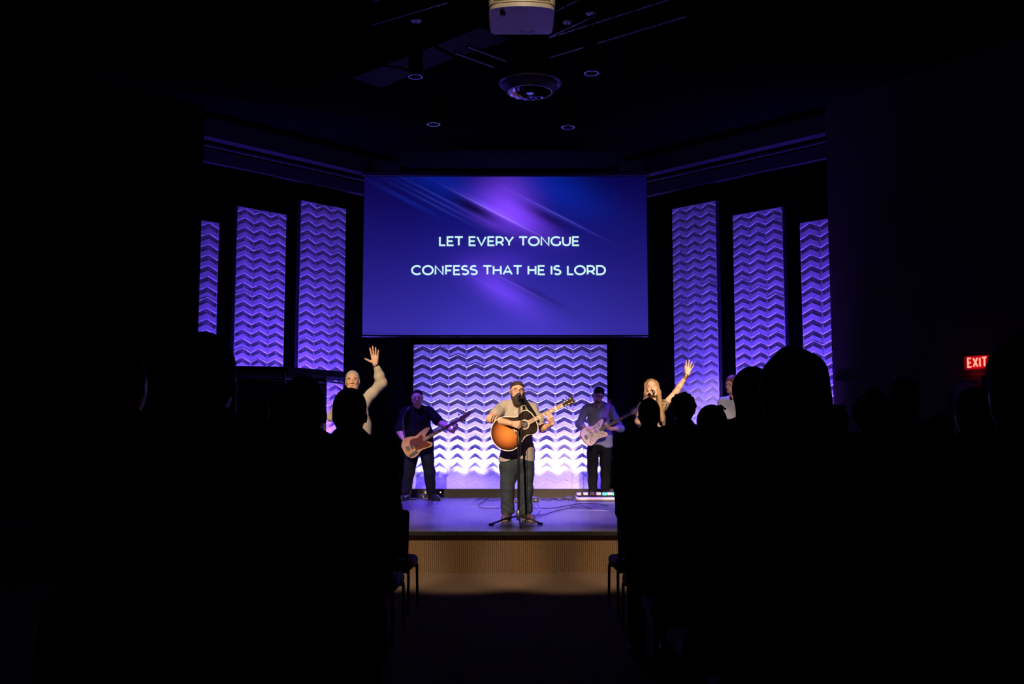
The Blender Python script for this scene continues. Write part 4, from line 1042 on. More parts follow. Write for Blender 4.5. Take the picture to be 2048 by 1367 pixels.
r_, f_, u_h = B; Hh = Sdf(.006); Hh.ell(HCt+u_h*.042-f_*.02, V(.090, .100, .086), .02, B=B); Hh.ell(HCt+f_*.12-u_h*.018, V(.085, .085, .080), .01, op='-', B=B); Hh.box(HCt-u_h*.10, V(.13, .13, .09), .02, .01, '-', B=B)
Hh.build('hair', M['hair_black'], per, o)

def solid_guitar(root, bodyout, bodymat, guardout, guardmat, scale_x0, nut_x, fbmat, hsout, hsmat, nstr, inline, bridge_x, pickups, plate=None, edge=None, fbw=.052):
    if np.cross(bodyout[5]-bodyout[0], bodyout[15]-bodyout[5]) > 0: bodyout = bodyout[::-1]
    if edge: 
        MB().prism(bodyout, -.024, .018).build('body', edge, root)
        cc = sum(bodyout)/len(bodyout); MB().prism([cc+(p-cc)*.955 for p in bodyout], .010, .0205).build('top_face', bodymat, root)
    else: MB().prism(bodyout, -.024, .0205).build('body', bodymat, root)
    MB().prism(guardout, .020, .0235).build('pickguard', guardmat, root)
    MB().box(((scale_x0+nut_x)/2, 0, .020), (nut_x-scale_x0, fbw, .022), None, .008).build('neck', M['maple'], root)
    fb = MB(); fb.box(((scale_x0+nut_x)/2, 0, .034), (nut_x-scale_x0, fbw, .008), None, .002); mids = [0]*len(fb.f); SLn = nut_x-bridge_x
    for k in range(1, 21):
        x = nut_x-SLn*(1-2**(-k/12))
        if x < scale_x0+.01: break
        fb.box((x, 0, .0385), (.003, fbw, .002)); mids += [1]*6
    for k in (3, 5, 7, 9, 12, 15):
        x = nut_x-SLn*(1-(2**(-k/12)+2**(-(k-1)/12))/2)
        if x > scale_x0+.01: fb.box((x, 0, .0385), (.016, .030 if nstr == 4 else .012, .001)); mids += [2]*6
    fb.build('fretboard', None, root, mats=[fbmat, M['chrome'], M['ivory'] if nstr == 6 else M['pick_black']], midx=mids)
    MB().prism(hsout, .010, .028).build('headstock', hsmat, root)
    for (x, y, sy) in inline:
        b = MB(); b.cyl((x, y, .026), (x, y, .046), .006 if nstr == 4 else .0045, n=8); pl = .050 if nstr == 4 else .026; b.cyl((x, y, .012), (x, y+sy*pl, .012), .0035, n=6); b.box((x, y+sy*(pl+.010), .012), (.024 if nstr == 4 else .014, .024 if nstr == 4 else .018, .008), None, .003); b.build('tuning_peg', M['chrome'], root)
    MB().box((bridge_x-.01, 0, .027), (.05, .075, .012), None, .003).build('bridge', M['chrome'], root)
    for px_, w_ in pickups: MB().box((px_, 0, .028), (w_, .088, .012), None, .004).build('pickup', M['black'] if nstr == 4 else M['ivory'], root)
    sp_ = .018 if nstr == 4 else .0105
    for k in range(nstr):
        yy = (k-(nstr-1)/2); t = inline[min(k, len(inline)-1)]
        MB().tube([(bridge_x, yy*sp_, .036), (nut_x, yy*sp_*.62, .043), (t[0], t[1], .042)], .0013 if nstr == 4 else .0009, 5).build('string', M['chrome'], root)
    if plate is not None:
        pl_ = MB().prism(plate[0], .021, .0245).build('control_plate', M['chrome'], root)
        for (x, y) in plate[1]: MB().lathe((x, y, .0245), [(.013, 0), (.012, .016), (0, .017)], 14).build('knob', M['black'], pl_, True)
gO = P3(829, 889, Y0-.33)
bg = empty('bass_guitar', gO, 'natural-wood bass guitar with dark red pickguard and maple neck, held by the bassist', 'guitar', mw=frame(gO, ba, 0, 0))
bo_ = spline([V(*p) for p in ((-.20, .0), (-.185, .10), (-.10, .165), (.0, .150), (.08, .118), (.17, .135), (.29, .150), (.345, .125), (.30, .085), (.225, .045), (.20, 0), (.205, -.045), (.24, -.075), (.265, -.12), (.225, -.155), (.13, -.140), (.05, -.135), (-.05, -.175), (-.14, -.165), (-.19, -.09))], 5)
gd_ = spline([V(*p) for p in ((.19, .03), (.17, .09), (.10, .075), (.0, .10), (-.05, .06), (-.02, -.02), (-.01, -.09), (.08, -.11), (.18, -.135), (.235, -.12), (.20, -.06))], 5)[::-1]
hso = [V(.82, .026), V(.86, .040), V(.98, .045), V(1.03, .055), V(1.06, .035), V(1.05, .0), V(1.0, -.02), V(.93, -.030), V(.86, -.045), V(.82, -.026)][::-1]
plt_ = (spline([V(*p) for p in ((.0, -.12), (-.03, -.145), (-.15, -.150), (-.165, -.12), (-.14, -.10), (-.02, -.085))], 5), [(-.03, -.115), (-.075, -.120), (-.12, -.125)])
solid_guitar(bg, bo_, M['ash'], gd_, M['tortoise'], .16, .82, M['maple'], hso, M['maple'], 4, [(.86, .02, 1), (.905, .022, 1), (.95, .024, 1), (.995, .025, 1)], -.11, [(.03, .03), (-.05, .03)], plt_)
MB().box((.9, -.05, .012), (.024, .03, .008), None, .003).build('tuning_peg', M['chrome'], bg)
st = MB(); pts = spline([gO+V(-.12, .0, -.05), SR+V(-.02, -.16, -.15), SR+V(.06, -.10, .06), SR+V(.09, .03, .085)], 5, False)
M4 = bg.matrix_world.inverted()
st.tube([np.array(M4 @ Vector(p.tolist())) for p in pts], .02, 6); st.build('strap', M['black'], bg)

# ================================================================ electric guitarist
Y0 = 16.45
o = V(at(1196, 1000, Y0)[0], Y0, STZ)
per = empty('person', o, 'person in blue button-up shirt looking down at an electric guitar', 'person')
HCt = P3(1197, 789, Y0-.10); hf = nrm(V(.18, -1, -.42))
SL, SR = P3(1221, 817, Y0), P3(1172, 818, Y0); HC = P3(1201, 888, Y0+.02)
EL, WL = P3(1241, 856, Y0-.08), P3(1222, 857, Y0-.31); ER, WR = P3(1158, 848, Y0-.10), P3(1176, 858, Y0-.34)
S = Sdf(.0060); torso(S, HC, SL, SR, FWD, 1.05, 1.12)
B = head(S, HCt, hf, nrm(V(.1, .3, 1)), 1.04, 1.05, neck_to=lerp(SL, SR, .5)+UP*.05)
limb(S, SL, EL, WL, .055, .045, .031); limb(S, SR, ER, WR, .055, .045, .031)
ga = 27.7; nd = V(math.cos(R(ga)), 0, math.sin(R(ga))); npd = V(-nd[2], 0, nd[0])
hand(S, WR, nrm(V(.9, -.1, -.25)), V(0, 1, -.2), V(.1, -.1, 1), (25, 35, 25), 5, 1.05, tdir=(.8, .35, .1))
hand(S, WL, nrm(V(-.80, -.45, .30)), nrm(V(-.1, .8, .8)), V(.4, .2, -.2)+npd, (38, 55, 40), 4, 1.0, thumb=[WL+V(-.02, .01, .02), WL+V(-.05, .02, .055), WL+V(-.07, .02, .09), WL+V(-.08, .01, .115)])
hipL, hipR = P3(1211, 898, Y0), P3(1186, 898, Y0); KL_, AL = P3(1211, 945, Y0), P3(1211, 988, Y0+.02); KR_, AR = P3(1185, 945, Y0), P3(1186, 988, Y0+.02)
for a, b_, c in ((hipL, KL_, AL), (hipR, KR_, AR)): limb(S, a, b_, c, .092, .062, .044)
tL, tR = V(AL[0]+.06, Y0-.18, STZ), V(AR[0]-.03, Y0-.18, STZ)
foot_body(S, V(AL[0], AL[1], STZ), tL); foot_body(S, V(AR[0], AR[1], STZ), tR)
S.build('body', M['skin'], per, o)
eyes(per, o, HCt, B, 1.04, 1.05); glasses(per, o, HCt, B, M['black'], 1.04, 1.05)
T = Sdf(.0075); torso(T, HC, SL, SR, FWD, 1.15, 1.25)
T.cap(SR, ER, .070, .062, .03); T.cap(ER, lerp(ER, WR, .35), .062, .056, .02); T.cap(SL, EL, .070, .062, .03); T.cap(EL, lerp(EL, WL, .35), .062, .056, .02)
T.cap(HC+V(-.06, 0, .2), HC+V(-.06, 0, -.02), .135, .145, .06, flat=(V(0, 1, 0), .9)); T.cap(HC+V(.06, 0, .2), HC+V(.06, 0, -.02), .135, .145, .06, flat=(V(0, 1, 0), .9))
xo = o[0]; hz_ = HC[2]
T.post.append(lambda D, X, Y, Z: np.maximum(D, hz_-.03+.03*np.cos((X-xo)*18)-Z))
sh = T.folds(.004, (8, 7, 26), .9).build('shirt', M['chambray'], per, o)
cl_ = Sdf(.006); nb = lerp(SL, SR, .5)+UP*.085+V(0, -.03, 0)
nb = nb-UP*.015
for sx in (-1, 1): cl_.cap(nb+V(sx*.078, .03, 0), nb+V(sx*.066, -.05, -.008), .022, .020, .01); cl_.cap(nb+V(sx*.066, -.05, -.008), nb+V(sx*.026, -.105, -.03), .020, .012, .01)
cl_.cap(nb+V(-.075, .03, 0), nb+V(.075, .03, 0), .026, None, .02)
cl_.build('collar', M['chambray'], sh, o)
for z in (.40, .32, .24): MB().sphere(V(HC[0]-.01, Y0-.16, HC[2]+z)-o, .007, 8, 6).build('button', M['ivory'], sh, True)
J = Sdf(.008); J.ell(HC, V(.168, .130, .15), .05)
for a, b_, c in ((hipL, KL_, AL), (hipR, KR_, AR)): J.cap(a, b_, .108, .086, .015); J.cap(b_, c+UP*.03, .086, .074, .015)
J.cut((0, 0, STZ+.07), (0, 0, -1)).cut((0, 0, HC[2]+.06), (0, 0, 1)).folds(.004, (10, 9, 30), 1).build('jeans', M['black_cloth'], per, o)
shoe(per, o, V(AL[0], AL[1]+.02, 0), tL, STZ); shoe(per, o, V(AR[0], AR[1]+.02, 0), tR, STZ)
r_, f_, u_h = B; Hh = Sdf(.006); Hh.ell(HCt+u_h*.040-f_*.02, V(.090, .104, .096), .02, B=B); Hh.cap(HCt+u_h*.112+f_*.05-r_*.04, HCt+u_h*.116+f_*.05+r_*.04, .024, None, .03); Hh.ell(HCt+f_*.12-u_h*.005, V(.085, .085, .080), .01, op='-', B=B); Hh.box(HCt-u_h*.10, V(.13, .13, .09), .02, .01, '-', B=B)
Hh.build('hair', M['hair_black'], per, o)
Bd = Sdf(.006); Bd.ell(HCt+f_*.052-u_h*.092, V(.056, .046, .036), .02, B=B)
for sx in (-1, 1): Bd.cap(HCt+r_*sx*.076-u_h*.03, HCt+r_*sx*.050+f_*.03-u_h*.085, .009, .020, .02); Bd.cap(HCt+f_*.089-u_h*.055, HCt+r_*sx*.032+f_*.080-u_h*.075, .009, .010, .01)
Bd.ell(HCt+f_*.105-u_h*.067, V(.017, .02, .007), .006, op='-', B=B); Bd.build('beard', M['hair_dark'], per, o)
gO = P3(1183, 868, Y0-.33)
eg = empty('electric_guitar', gO, 'cream electric guitar with patterned pickguard and red edges, held by the guitarist', 'guitar', mw=frame(gO, ga, 0, 0))
bo_ = spline([V(*p) for p in ((-.175, .0), (-.165, .09), (-.10, .150), (.0, .145), (.08, .115), (.16, .125), (.245, .150), (.295, .130), (.265, .085), (.205, .045), (.185, 0), (.19, -.040), (.225, -.075), (.245, -.115), (.205, -.145), (.12, -.125), (.05, -.120), (-.04, -.160), (-.12, -.155), (-.165, -.08))], 5)
gd_ = spline([V(*p) for p in ((.185, .035), (.20, .11), (.13, .10), (.05, .085), (-.02, .08), (-.05, .03), (-.05, -.04), (-.10, -.12), (-.02, -.13), (.06, -.10), (.14, -.11), (.205, -.12), (.20, -.05))], 5)[::-1]
hso = [V(.74, .021), V(.765, .030), V(.80, .036), V(.91, .046), V(.935, .035), V(.935, .010), V(.905, -.005), V(.85, -.014), V(.80, -.034), V(.765, -.034), V(.74, -.021)][::-1]
solid_guitar(eg, bo_, M['ivory'], gd_, M['paisley'], .16, .74, M['rosewood'], hso, M['maple'], 6, [(.765+.027*k, .018+.0025*k, 1) for k in range(6)], -.09, [(.12, .02), (.04, .02), (-.04, .02)], None, M['red_gloss'], .050)
for k, (x, y) in enumerate(((-.02, -.105), (-.06, -.118), (-.10, -.130))): MB().lathe((x, y, .0235), [(.012, 0), (.010, .014), (0, .015)], 14).build('knob', M['ivory'], eg, True)
st = MB(); M4 = eg.matrix_world.inverted()
pts = spline([P3(1209, 835, Y0-.30), P3(1213, 825, Y0-.25), P3(1217, 810, Y0-.17), P3(1219, 799, Y0-.05), P3(1218, 798, Y0+.08)], 5, False)
for i in range(len(pts)-1):
    a, b_ = pts[i], pts[i+1]; d = nrm(b_-a); w = nrm(np.cross(d, V(0, -1, .3))); nn = np.cross(d, w)*.004
    q = [a-w*.030, a+w*.030, b_+w*.030, b_-w*.030]; q = q+[p+nn for p in q]
    st.add([np.array(M4 @ Vector(p.tolist())) for p in q], [(0, 1, 2, 3), (7, 6, 5, 4), (0, 3, 7, 4), (1, 5, 6, 2)])
st.build('strap', M['strap_brown'], eg)
tag(MB().tube(spline([gO+V(-.16, .01, -.05), gO+V(-.21, -.01, -.02), gO+V(-.2, .0, -.16), gO+V(-.13, .02, -.2), gO+V(-.14, .06, -.5), onz(1168, 1000, STZ+.01), onz(1160, 1006, STZ+.01), onz(1148, 1007, STZ+.01)], 6, False), .0035, 6).build('guitar_cable', M['cable']), 'thin cable looping from the electric guitar down to the stage', 'cable')

# ================================================================ singer with raised hand, cream sweater
Y0 = 11.75
o = V(at(712, 1000, Y0)[0], Y0, STZ)
per = empty('person', o, 'grey-haired person in cream knit sweater with one hand raised high, left of the screen', 'person')
HCt = P3(705, 760.5, Y0-.05); hf = nrm(V(.10, -1, .0)); hu = nrm(V(-.03, 0, 1))
SL, SR = P3(729, 803, Y0), P3(682, 806, Y0); HC = P3(712, 893, Y0+.02)
EL, WL = P3(764, 764, Y0-.05), P3(750.5, 729, Y0-.13); ER, WR = P3(663, 832, Y0-.02), P3(693, 798, Y0-.27)
S = Sdf(.0052); torso(S, HC, SL, SR, FWD, 1.0, 1.1)
B = head(S, HCt, hf, hu, .99, 1.04, neck_to=lerp(SL, SR, .5)+UP*.06)
limb(S, SL, EL, WL, .052, .042, .029); limb(S, SR, ER, WR, .05, .042, .029)
hand(S, WL, nrm(V(-.08, .0, 1)), V(0, -1, 0), V(-1, 0, .1), (2, 4, 3), 7.5, 1.13, tdir=(.42, 1.0, 0))
hand(S, WR, nrm(V(.35, -.25, .75)), V(.5, -.2, 0), V(0, -.8, .3), (40, 60, 40), 2, 1.0)
hipL, hipR = P3(727, 908, Y0), P3(697, 908, Y0); KL_, AL = P3(727, 975, Y0), P3(727, 1040, Y0+.03); KR_, AR = P3(697, 975, Y0), P3(696, 1040, Y0+.03)
for a, b_, c in ((hipL, KL_, AL), (hipR, KR_, AR)): limb(S, a, b_, c, .09, .06, .043)
tL, tR = V(AL[0]+.04, Y0-.17, STZ), V(AR[0]-.04, Y0-.17, STZ)
foot_body(S, V(AL[0], AL[1], STZ), tL); foot_body(S, V(AR[0], AR[1], STZ), tR)
S.build('body', M['skin'], per, o); eyes(per, o, HCt, B, .99, 1.04)
MB().tube([HCt+(B[0]*x+B[1]*(.094-x*x*30*.3)+B[2]*(-.0655))*.99-o for x in (-.02, -.01, 0, .01, .02)], [.002, .004, .0045, .004, .002], 8).build('lips', M['lips'], per, True)
T = Sdf(.0065); torso(T, HC, SL, SR, FWD, 1.12, 1.24)
T.cap(SL, EL, .068, .064, .03); T.cap(EL, lerp(EL, WL, .35), .064, .060, .02); T.cap(lerp(EL, WL, .35), lerp(EL, WL, .76), .060, .044, .02); T.cap(SR, ER, .066, .058, .03); T.cap(ER, lerp(ER, WR, .85), .056, .042, .02)
T.cap(HC+V(-.045, 0, .25), HC+V(-.045, 0, -.05), .125, .14, .06, flat=(V(0, 1, 0), .9)); T.cap(HC+V(.045, 0, .25), HC+V(.045, 0, -.05), .125, .14, .06, flat=(V(0, 1, 0), .9))
T.cap(lerp(SL, SR, .5)+V(-.03, 0, .075), lerp(SL, SR, .5)+V(.03, 0, .075), .052, None, .02)
T.cut(HC+V(0, 0, -.07), (0, 0, -1)).folds(.0045, (9, 8, 30), 2.2).build('sweater', M['sweater'], per, o)
J = Sdf(.009); J.ell(HC, V(.165, .125, .15), .05)
for a, b_, c in ((hipL, KL_, AL), (hipR, KR_, AR)): J.cap(a, b_, .105, .075, .015); J.cap(b_, c+UP*.03, .075, .066, .015)
J.cut((0, 0, STZ+.07), (0, 0, -1)).cut((0, 0, HC[2]+.04), (0, 0, 1)).folds(.004, (10, 9, 30), 1).build('trousers', M['black_cloth'], per, o)
shoe(per, o, V(AL[0], AL[1]+.02, 0), tL, STZ); shoe(per, o, V(AR[0], AR[1]+.02, 0), tR, STZ)
r_, f_, u_h = B; Hh = Sdf(.005); Hh.ell(HCt+u_h*.028-f_*.016, V(.0845, .098, .0965), .02, B=B); Hh.ell(HCt+f_*.115+u_h*.004, V(.080, .085, .088), .01, op='-', B=B); Hh.box(HCt-u_h*.11, V(.13, .13, .09), .02, .01, '-', B=B)
Hh.build('hair', M['hair_grey'], per, o)
wd = nrm(WL-EL); wt = MB(); wc = lerp(EL, WL, .97)-o; Bw = basis(wd, V(0, -1, 0))
wt.tube([wc+(Bw[0]*math.cos(R(a))*.033+Bw[2]*math.sin(R(a))*.027) for a in range(0, 360, 24)], .008, 8, True); w_ = wt.build('wristwatch', M['black'], per, True)
MB().lathe(wc+V(0, -.034, 0), [(0, .004), (.012, .004), (.014, 0), (.012, -.004), (0, -.004)], 20, np.stack([V(1, 0, 0), V(0, 0, 1), V(0, -1, 0)], 1)).build('watch_face', M['grey_metal'], w_, True)
mo = P3(701, 786, Y0-.25)
mic = empty('microphone', mo, 'silver-grilled microphone held to the mouth of the person in the cream sweater', 'microphone')
MB().sphere(V(0, 0, 0), .026, 16, 12).build('grille', M['chrome'], mic, True); MB().tube([V(0, 0, -.01), V(-.01, -.03, -.16)], [.019, .012], 14).build('handle', M['black_metal'], mic, True)

# ================================================================ blonde singer
Y0 = 12.1
o = V(at(1303, 1000, Y0)[0], Y0, STZ)
per = empty('person', o, 'long-haired blonde person in spotted top singing with one arm raised', 'person')
HCt = P3(1303.5, 776, Y0-.05); hf = nrm(V(-.10, -1, .12)); hu = nrm(V(-.10, .1, 1))
SL, SR = P3(1326, 812, Y0), P3(1285, 815, Y0); HC = P3(1303, 893, Y0+.02)
EL, WL = P3(1353, 782, Y0-.05), P3(1373.5, 750, Y0-.10); ER, WR = P3(1276, 842, Y0-.05), P3(1290, 801, Y0-.25)
S = Sdf(.0050); torso(S, HC, SL, SR, FWD, .90, .92, chest=.93)
B = head(S, HCt, hf, hu, .95, 1.0, mouth_open=True, neck_to=lerp(SL, SR, .5)+UP*.05)
limb(S, SL, EL, WL, .042, .034, .024); limb(S, SR, ER, WR, .042, .036, .024)
hand(S, WL, nrm(V(.28, 0, 1)), V(-.3, -1, 0), V(-1, .2, .2), (4, 6, 5), 13, .98, tdir=(.75, .3, .6))
hand(S, WR, nrm(V(.28, -.1, .9)), V(.55, -.2, -.1), V(.2, -.9, .1), (35, 60, 45), 2, .92)
hipL, hipR = P3(1316, 905, Y0), P3(1290, 905, Y0); KL_, AL = P3(1315, 970, Y0), P3(1315, 1032, Y0+.03); KR_, AR = P3(1291, 970, Y0), P3(1290, 1032, Y0+.03)
for a, b_, c in ((hipL, KL_, AL), (hipR, KR_, AR)): limb(S, a, b_, c, .088, .055, .038)
tL, tR = V(AL[0]+.03, Y0-.15, STZ), V(AR[0]-.03, Y0-.15, STZ)
foot_body(S, V(AL[0], AL[1], STZ), tL, .9); foot_body(S, V(AR[0], AR[1], STZ), tR, .9)
r_, f_, u_h = B; mc = HCt+(f_*.080-u_h*.068)*.95
S.build('body', None, per, o, mats=[M['skin_pale'], M['mouth'], M['lips']], paint=lambda c: np.where(np.linalg.norm((c-mc)/V(1.15, 2, 1), axis=1) < .0135, 1, 0))
for sx in (-1, 1):
    MB().tube([HCt+(r_*sx*x+f_*(.0925-abs(x-.03)*.3)+u_h*z)*.95-o for x, z in ((.018, .001), (.026, -.003), (.034, -.003), (.044, .001))], .0014, 6).build('closed_eyelid', M['hair_dark'], per)
    MB().tube([HCt+(r_*sx*x+f_*.093+u_h*z)*.95-o for x, z in ((.014, .023), (.026, .028), (.046, .021))], .0022, 6).build('eyebrow', M['hair_dark'], per)
T = Sdf(.0065); torso(T, HC, SL, SR, FWD, 1.02, 1.08, chest=.93)
T.cap(SL, lerp(SL, EL, .16), .056, .056, .03); T.cap(SR, lerp(SR, ER, .55), .056, .058, .03)
T.cap(HC+V(0, 0, .2), HC+V(0, 0, -.08), .15, .175, .06, flat=(V(0, 1, 0), .75)); T.cut(HC+V(0, 0, -.1), (0, 0, -1))
T.ell(lerp(SL, SR, .5)+V(0, -.08, .075), V(.055, .08, .07), .01, op='-')
T.folds(.004, (9, 8, 30), 3.2).build('blouse', M['leopard'], per, o)
J = Sdf(.009); J.ell(HC, V(.155, .118, .15), .05)
for a, b_, c in ((hipL, KL_, AL), (hipR, KR_, AR)): J.cap(a, b_, .100, .068, .015); J.cap(b_, c+UP*.03, .068, .05, .015)
J.cut((0, 0, STZ+.08), (0, 0, -1)).cut((0, 0, HC[2]+.04), (0, 0, 1)).build('trousers', M['black_cloth'], per, o)
shoe(per, o, V(AL[0], AL[1]+.02, 0), tL, STZ, s=.88); shoe(per, o, V(AR[0], AR[1]+.02, 0), tR, STZ, s=.88)
Hh = Sdf(.0055); q = lambda x, y, z: HCt+(r_*x+f_*y+u_h*z)*.95
Hh.ell(q(0, -.022, .030), V(.088, .098, .096), .02, B=B)
Hh.cap(q(0, -.06, .0), HCt+V(0, .06, -.22), .075, .085, .03, flat=(V(0, 1, 0), .6))
for sx in (-1, 1):
    Hh.cap(q(sx*.068, .02, .06), q(sx*.080, .015, -.06), .024, .028, .02, flat=(V(0, 1, 0), .8)); Hh.cap(q(sx*.080, .015, -.06), HCt+V(-sx*.085, -.07, -.19), .028, .034, .02)
    Hh.cap(HCt+V(-sx*.085, -.07, -.19), HCt+V(-sx*.075 + (.03 if sx < 0 else 0), -.125, -.40 if sx < 0 else -.33), .034, .024, .02)
Hh.ell(q(0, .118, -.005), V(.066, .09, .100), .012, op='-', B=B)
Hh.post.append(lambda D, X, Y, Z: D+.0014*np.sin(X*210+5*np.sin(Z*11)+Y*60)*(np.abs(D) < .03))
Hh.build('hair', M['hair_blond'], per, o)
wd = nrm(WL-EL)
for k, (t_, rr, mm) in enumerate(((.97, .0285, 'gold'), (.90, .030, 'gold'), (.83, .0305, 'leather'), (1.03, .0285, 'gold'))):
    Bw = basis(wd+V(.1*(k-1), .12*(k % 2), 0), V(0, -1, 0)); wc = EL+(WL-EL)*t_-o
    MB().tube([wc+(Bw[0]*math.cos(R(a))+Bw[2]*math.sin(R(a)))*rr for a in range(0, 360, 24)], .0048, 8, True).build('bracelet', M[mm], per, True)
mo = q(-.005, .135, -.078)
mic = empty('microphone', mo, 'black microphone held to the open mouth of the blonde singer', 'microphone')
MB().sphere(V(0, 0, 0), .025, 16, 12).build('grille', M['grey_metal'], mic, True); dm = nrm((WR+V(.01, -.03, .06))-mo); MB().tube([dm*.01, dm*.17], [.018, .011], 14).build('handle', M['black_metal'], mic, True)

# ================================================================ keyboard player
Y0 = 13.4
o = V(at(1464, 990, Y0)[0], Y0, STZ)
per = empty('person', o, 'person in pale denim shirt and dark glasses smiling over a red keyboard', 'person')
HCt = P3(1464.5, 769, Y0-.05); hf = nrm(V(-.80, -.62, -.10)); hu = nrm(V(-.08, 0, 1))
bf = nrm(V(-.45, -1, 0)); sd = V(-bf[1], bf[0], 0)
SCn = P3(1468, 803, Y0); SL, SR = SCn+sd*.155, SCn-sd*.155; HC = P3(1464, 884, Y0+.03)
EL, WL = SL+V(.05, .02, -.28), SL+V(-.05, -.28, -.30); ER, WR = SR+V(-.07, .02, -.28), SR+V(-.05, -.28, -.31)
S = Sdf(.0062); torso(S, HC, SL, SR, bf, .95, 1.0)
B = head(S, HCt, hf, hu, .97, 1.0, neck_to=lerp(SL, SR, .5)+UP*.05)
limb(S, SL, EL, WL, .045, .038, .026); limb(S, SR, ER, WR, .045, .038, .026)
hand(S, WR, nrm(V(-.1, -1, -.1)), V(0, 0, -1), V(1, 0, 0), (15, 30, 25), 6, .95); hand(S, WL, nrm(V(-.1, -1, -.1)), V(0, 0, -1), V(-1, 0, 0), (15, 30, 25), 6, .95)
hipL, hipR = HC+V(.09, 0, -.06), HC+V(-.09, 0, -.06)
KL_, AL, KR_, AR = V(hipL[0], Y0, STZ+.5), V(hipL[0], Y0+.03, STZ+.08), V(hipR[0], Y0, STZ+.5), V(hipR[0], Y0+.03, STZ+.08)
for a, b_, c in ((hipL, KL_, AL), (hipR, KR_, AR)): limb(S, a, b_, c, .088, .055, .038)
tL, tR = V(AL[0]+.02, Y0-.15, STZ), V(AR[0]-.02, Y0-.15, STZ)
foot_body(S, V(AL[0], AL[1], STZ), tL, .9); foot_body(S, V(AR[0], AR[1], STZ), tR, .9)
S.build('body', M['skin'], per, o); eyes(per, o, HCt, B, .97); glasses(per, o, HCt, B, M['black'], .98)
MB().tube([HCt+(B[0]*x+B[1]*(.094-x*x*12)+B[2]*(-.066+x*x*12))*.97-o for x in (-.022, -.011, 0, .011, .022)], [.002, .004, .0045, .004, .002], 8).build('lips', M['lips'], per, True)
T = Sdf(.0075); torso(T, HC, SL, SR, bf, 1.08, 1.15)
T.cap(SL, EL, .060, .054, .03); T.cap(EL, lerp(EL, WL, .6), .054, .045, .02); T.cap(SR, ER, .060, .054, .03); T.cap(ER, lerp(ER, WR, .6), .054, .045, .02)
T.cut(HC+V(0, 0, -.06), (0, 0, -1)).folds(.005, (9, 8, 26), 4.2); sh = T.build('shirt', M['denim_shirt'], per, o)
cl_ = Sdf(.006); nb = lerp(SL, SR, .5)+UP*.085; cl_.cap(nb-sd*.055, nb-sd*.02+bf*.09-UP*.05, .020, .016, .01); cl_.cap(nb+sd*.055, nb+sd*.02+bf*.09-UP*.05, .020, .016, .01); cl_.cap(nb-sd*.055, nb+sd*.055, .020, None, .02)
cl_.build('collar', M['navy_cloth'], sh, o)
J = Sdf(.009); J.ell(HC, V(.155, .118, .15), .05)
for a, b_, c in ((hipL, KL_, AL), (hipR, KR_, AR)): J.cap(a, b_, .100, .068, .015); J.cap(b_, c+UP*.03, .068, .05, .015)
J.cut((0, 0, STZ+.08), (0, 0, -1)).cut((0, 0, HC[2]+.04), (0, 0, 1)).build('trousers', M['black_cloth'], per, o)
shoe(per, o, V(AL[0], AL[1]+.02, 0), tL, STZ, s=.9); shoe(per, o, V(AR[0], AR[1]+.02, 0), tR, STZ, s=.9)
r_, f_, u_h = B; Hh = Sdf(.006); Hh.ell(HCt+u_h*.030-f_*.022, V(.094, .106, .106), .02, B=B); Hh.ell(HCt+f_*.120-u_h*.012, V(.075, .085, .088), .012, op='-', B=B); Hh.cap(HCt-f_*.06, HCt-f_*.09-u_h*.12, .05, .045, .03)
Hh.build('hair', M['hair_red'], per, o)
kz = P3(1470, 841, Y0-.42)[2]
kb = empty('keyboard', V(SCn[0]+.02, Y0-.42, kz-.06), 'red stage keyboard in front of the person in the pale denim shirt', 'keyboard')
MB().box((0, 0, .03), (1.05, .28, .07), None, .015).build('case', M['red_board'], kb); k_ = MB()
for i in range(36): k_.box((-.47+i*.026, .06, .068), (.024, .14, .012), None, .002)
k_.build('white_keys', M['ivory'], kb); k_ = MB()
for i in range(35):
    if i % 7 not in (2, 6): k_.box((-.457+i*.026, .035, .078), (.012, .09, .014), None, .002)
k_.build('black_keys', M['black'], kb)
ks = empty('keyboard_stand', V(SCn[0]+.02, Y0-.42, STZ), 'black crossed-leg stand under the red keyboard', 'stand')
for s in (-1, 1):
    for yy in (-.03, .03): MB().tube([V(-.40*s, yy, .015), V(.40*s, yy, kz-.06-STZ-.022)], .015, 8).build('cross_bar', M['black_metal'], ks)
for s in (-1, 1): MB().tube([V(.40*s, -.2, .016), V(.40*s, .2, .016)], .016, 8).build('foot_bar', M['black_metal'], ks); MB().tube([V(.40*s, -.16, kz-.06-STZ-.020), V(.40*s, .16, kz-.06-STZ-.020)], .014, 8).build('support_arm', M['black_metal'], ks)
# ---------------------------------------------------------------- floor gear on the stage
pa, pb = onz(1152, 1002, STZ), onz(1236, 1002, STZ); px_c = (pa[0]+pb[0])/2; pw_ = pb[0]-pa[0]; py_ = pa[1]+.18
pd = empty('pedalboard', V(px_c, py_, STZ), 'metal-framed pedalboard at the feet of the guitarist in blue', 'pedalboard')
MB().box((0, -.13, .035), (pw_, .05, .05), None, .018).build('front_rail', M['cream'], pd)
MB().box((0, .13, .06), (pw_, .05, .06), None, .018).build('rear_rail', M['cream'], pd)
for s in (-1, 1): MB().box((s*(pw_/2-.02), 0, .045), (.04, .3, .05), None, .012).build('side_rail', M['cream'], pd)
MB().box((0, 0, .075), (pw_-.04, .27, .012), np.array(Matrix.Rotation(R(6), 3, 'X'))).build('deck', M['black_matte'], pd)
cols = ['cream', 'cream', 'leather', 'cream', 'teal', 'white', 'teal']
xs_ = [-.27, -.16, -.06, .04, .13, .21, .28]
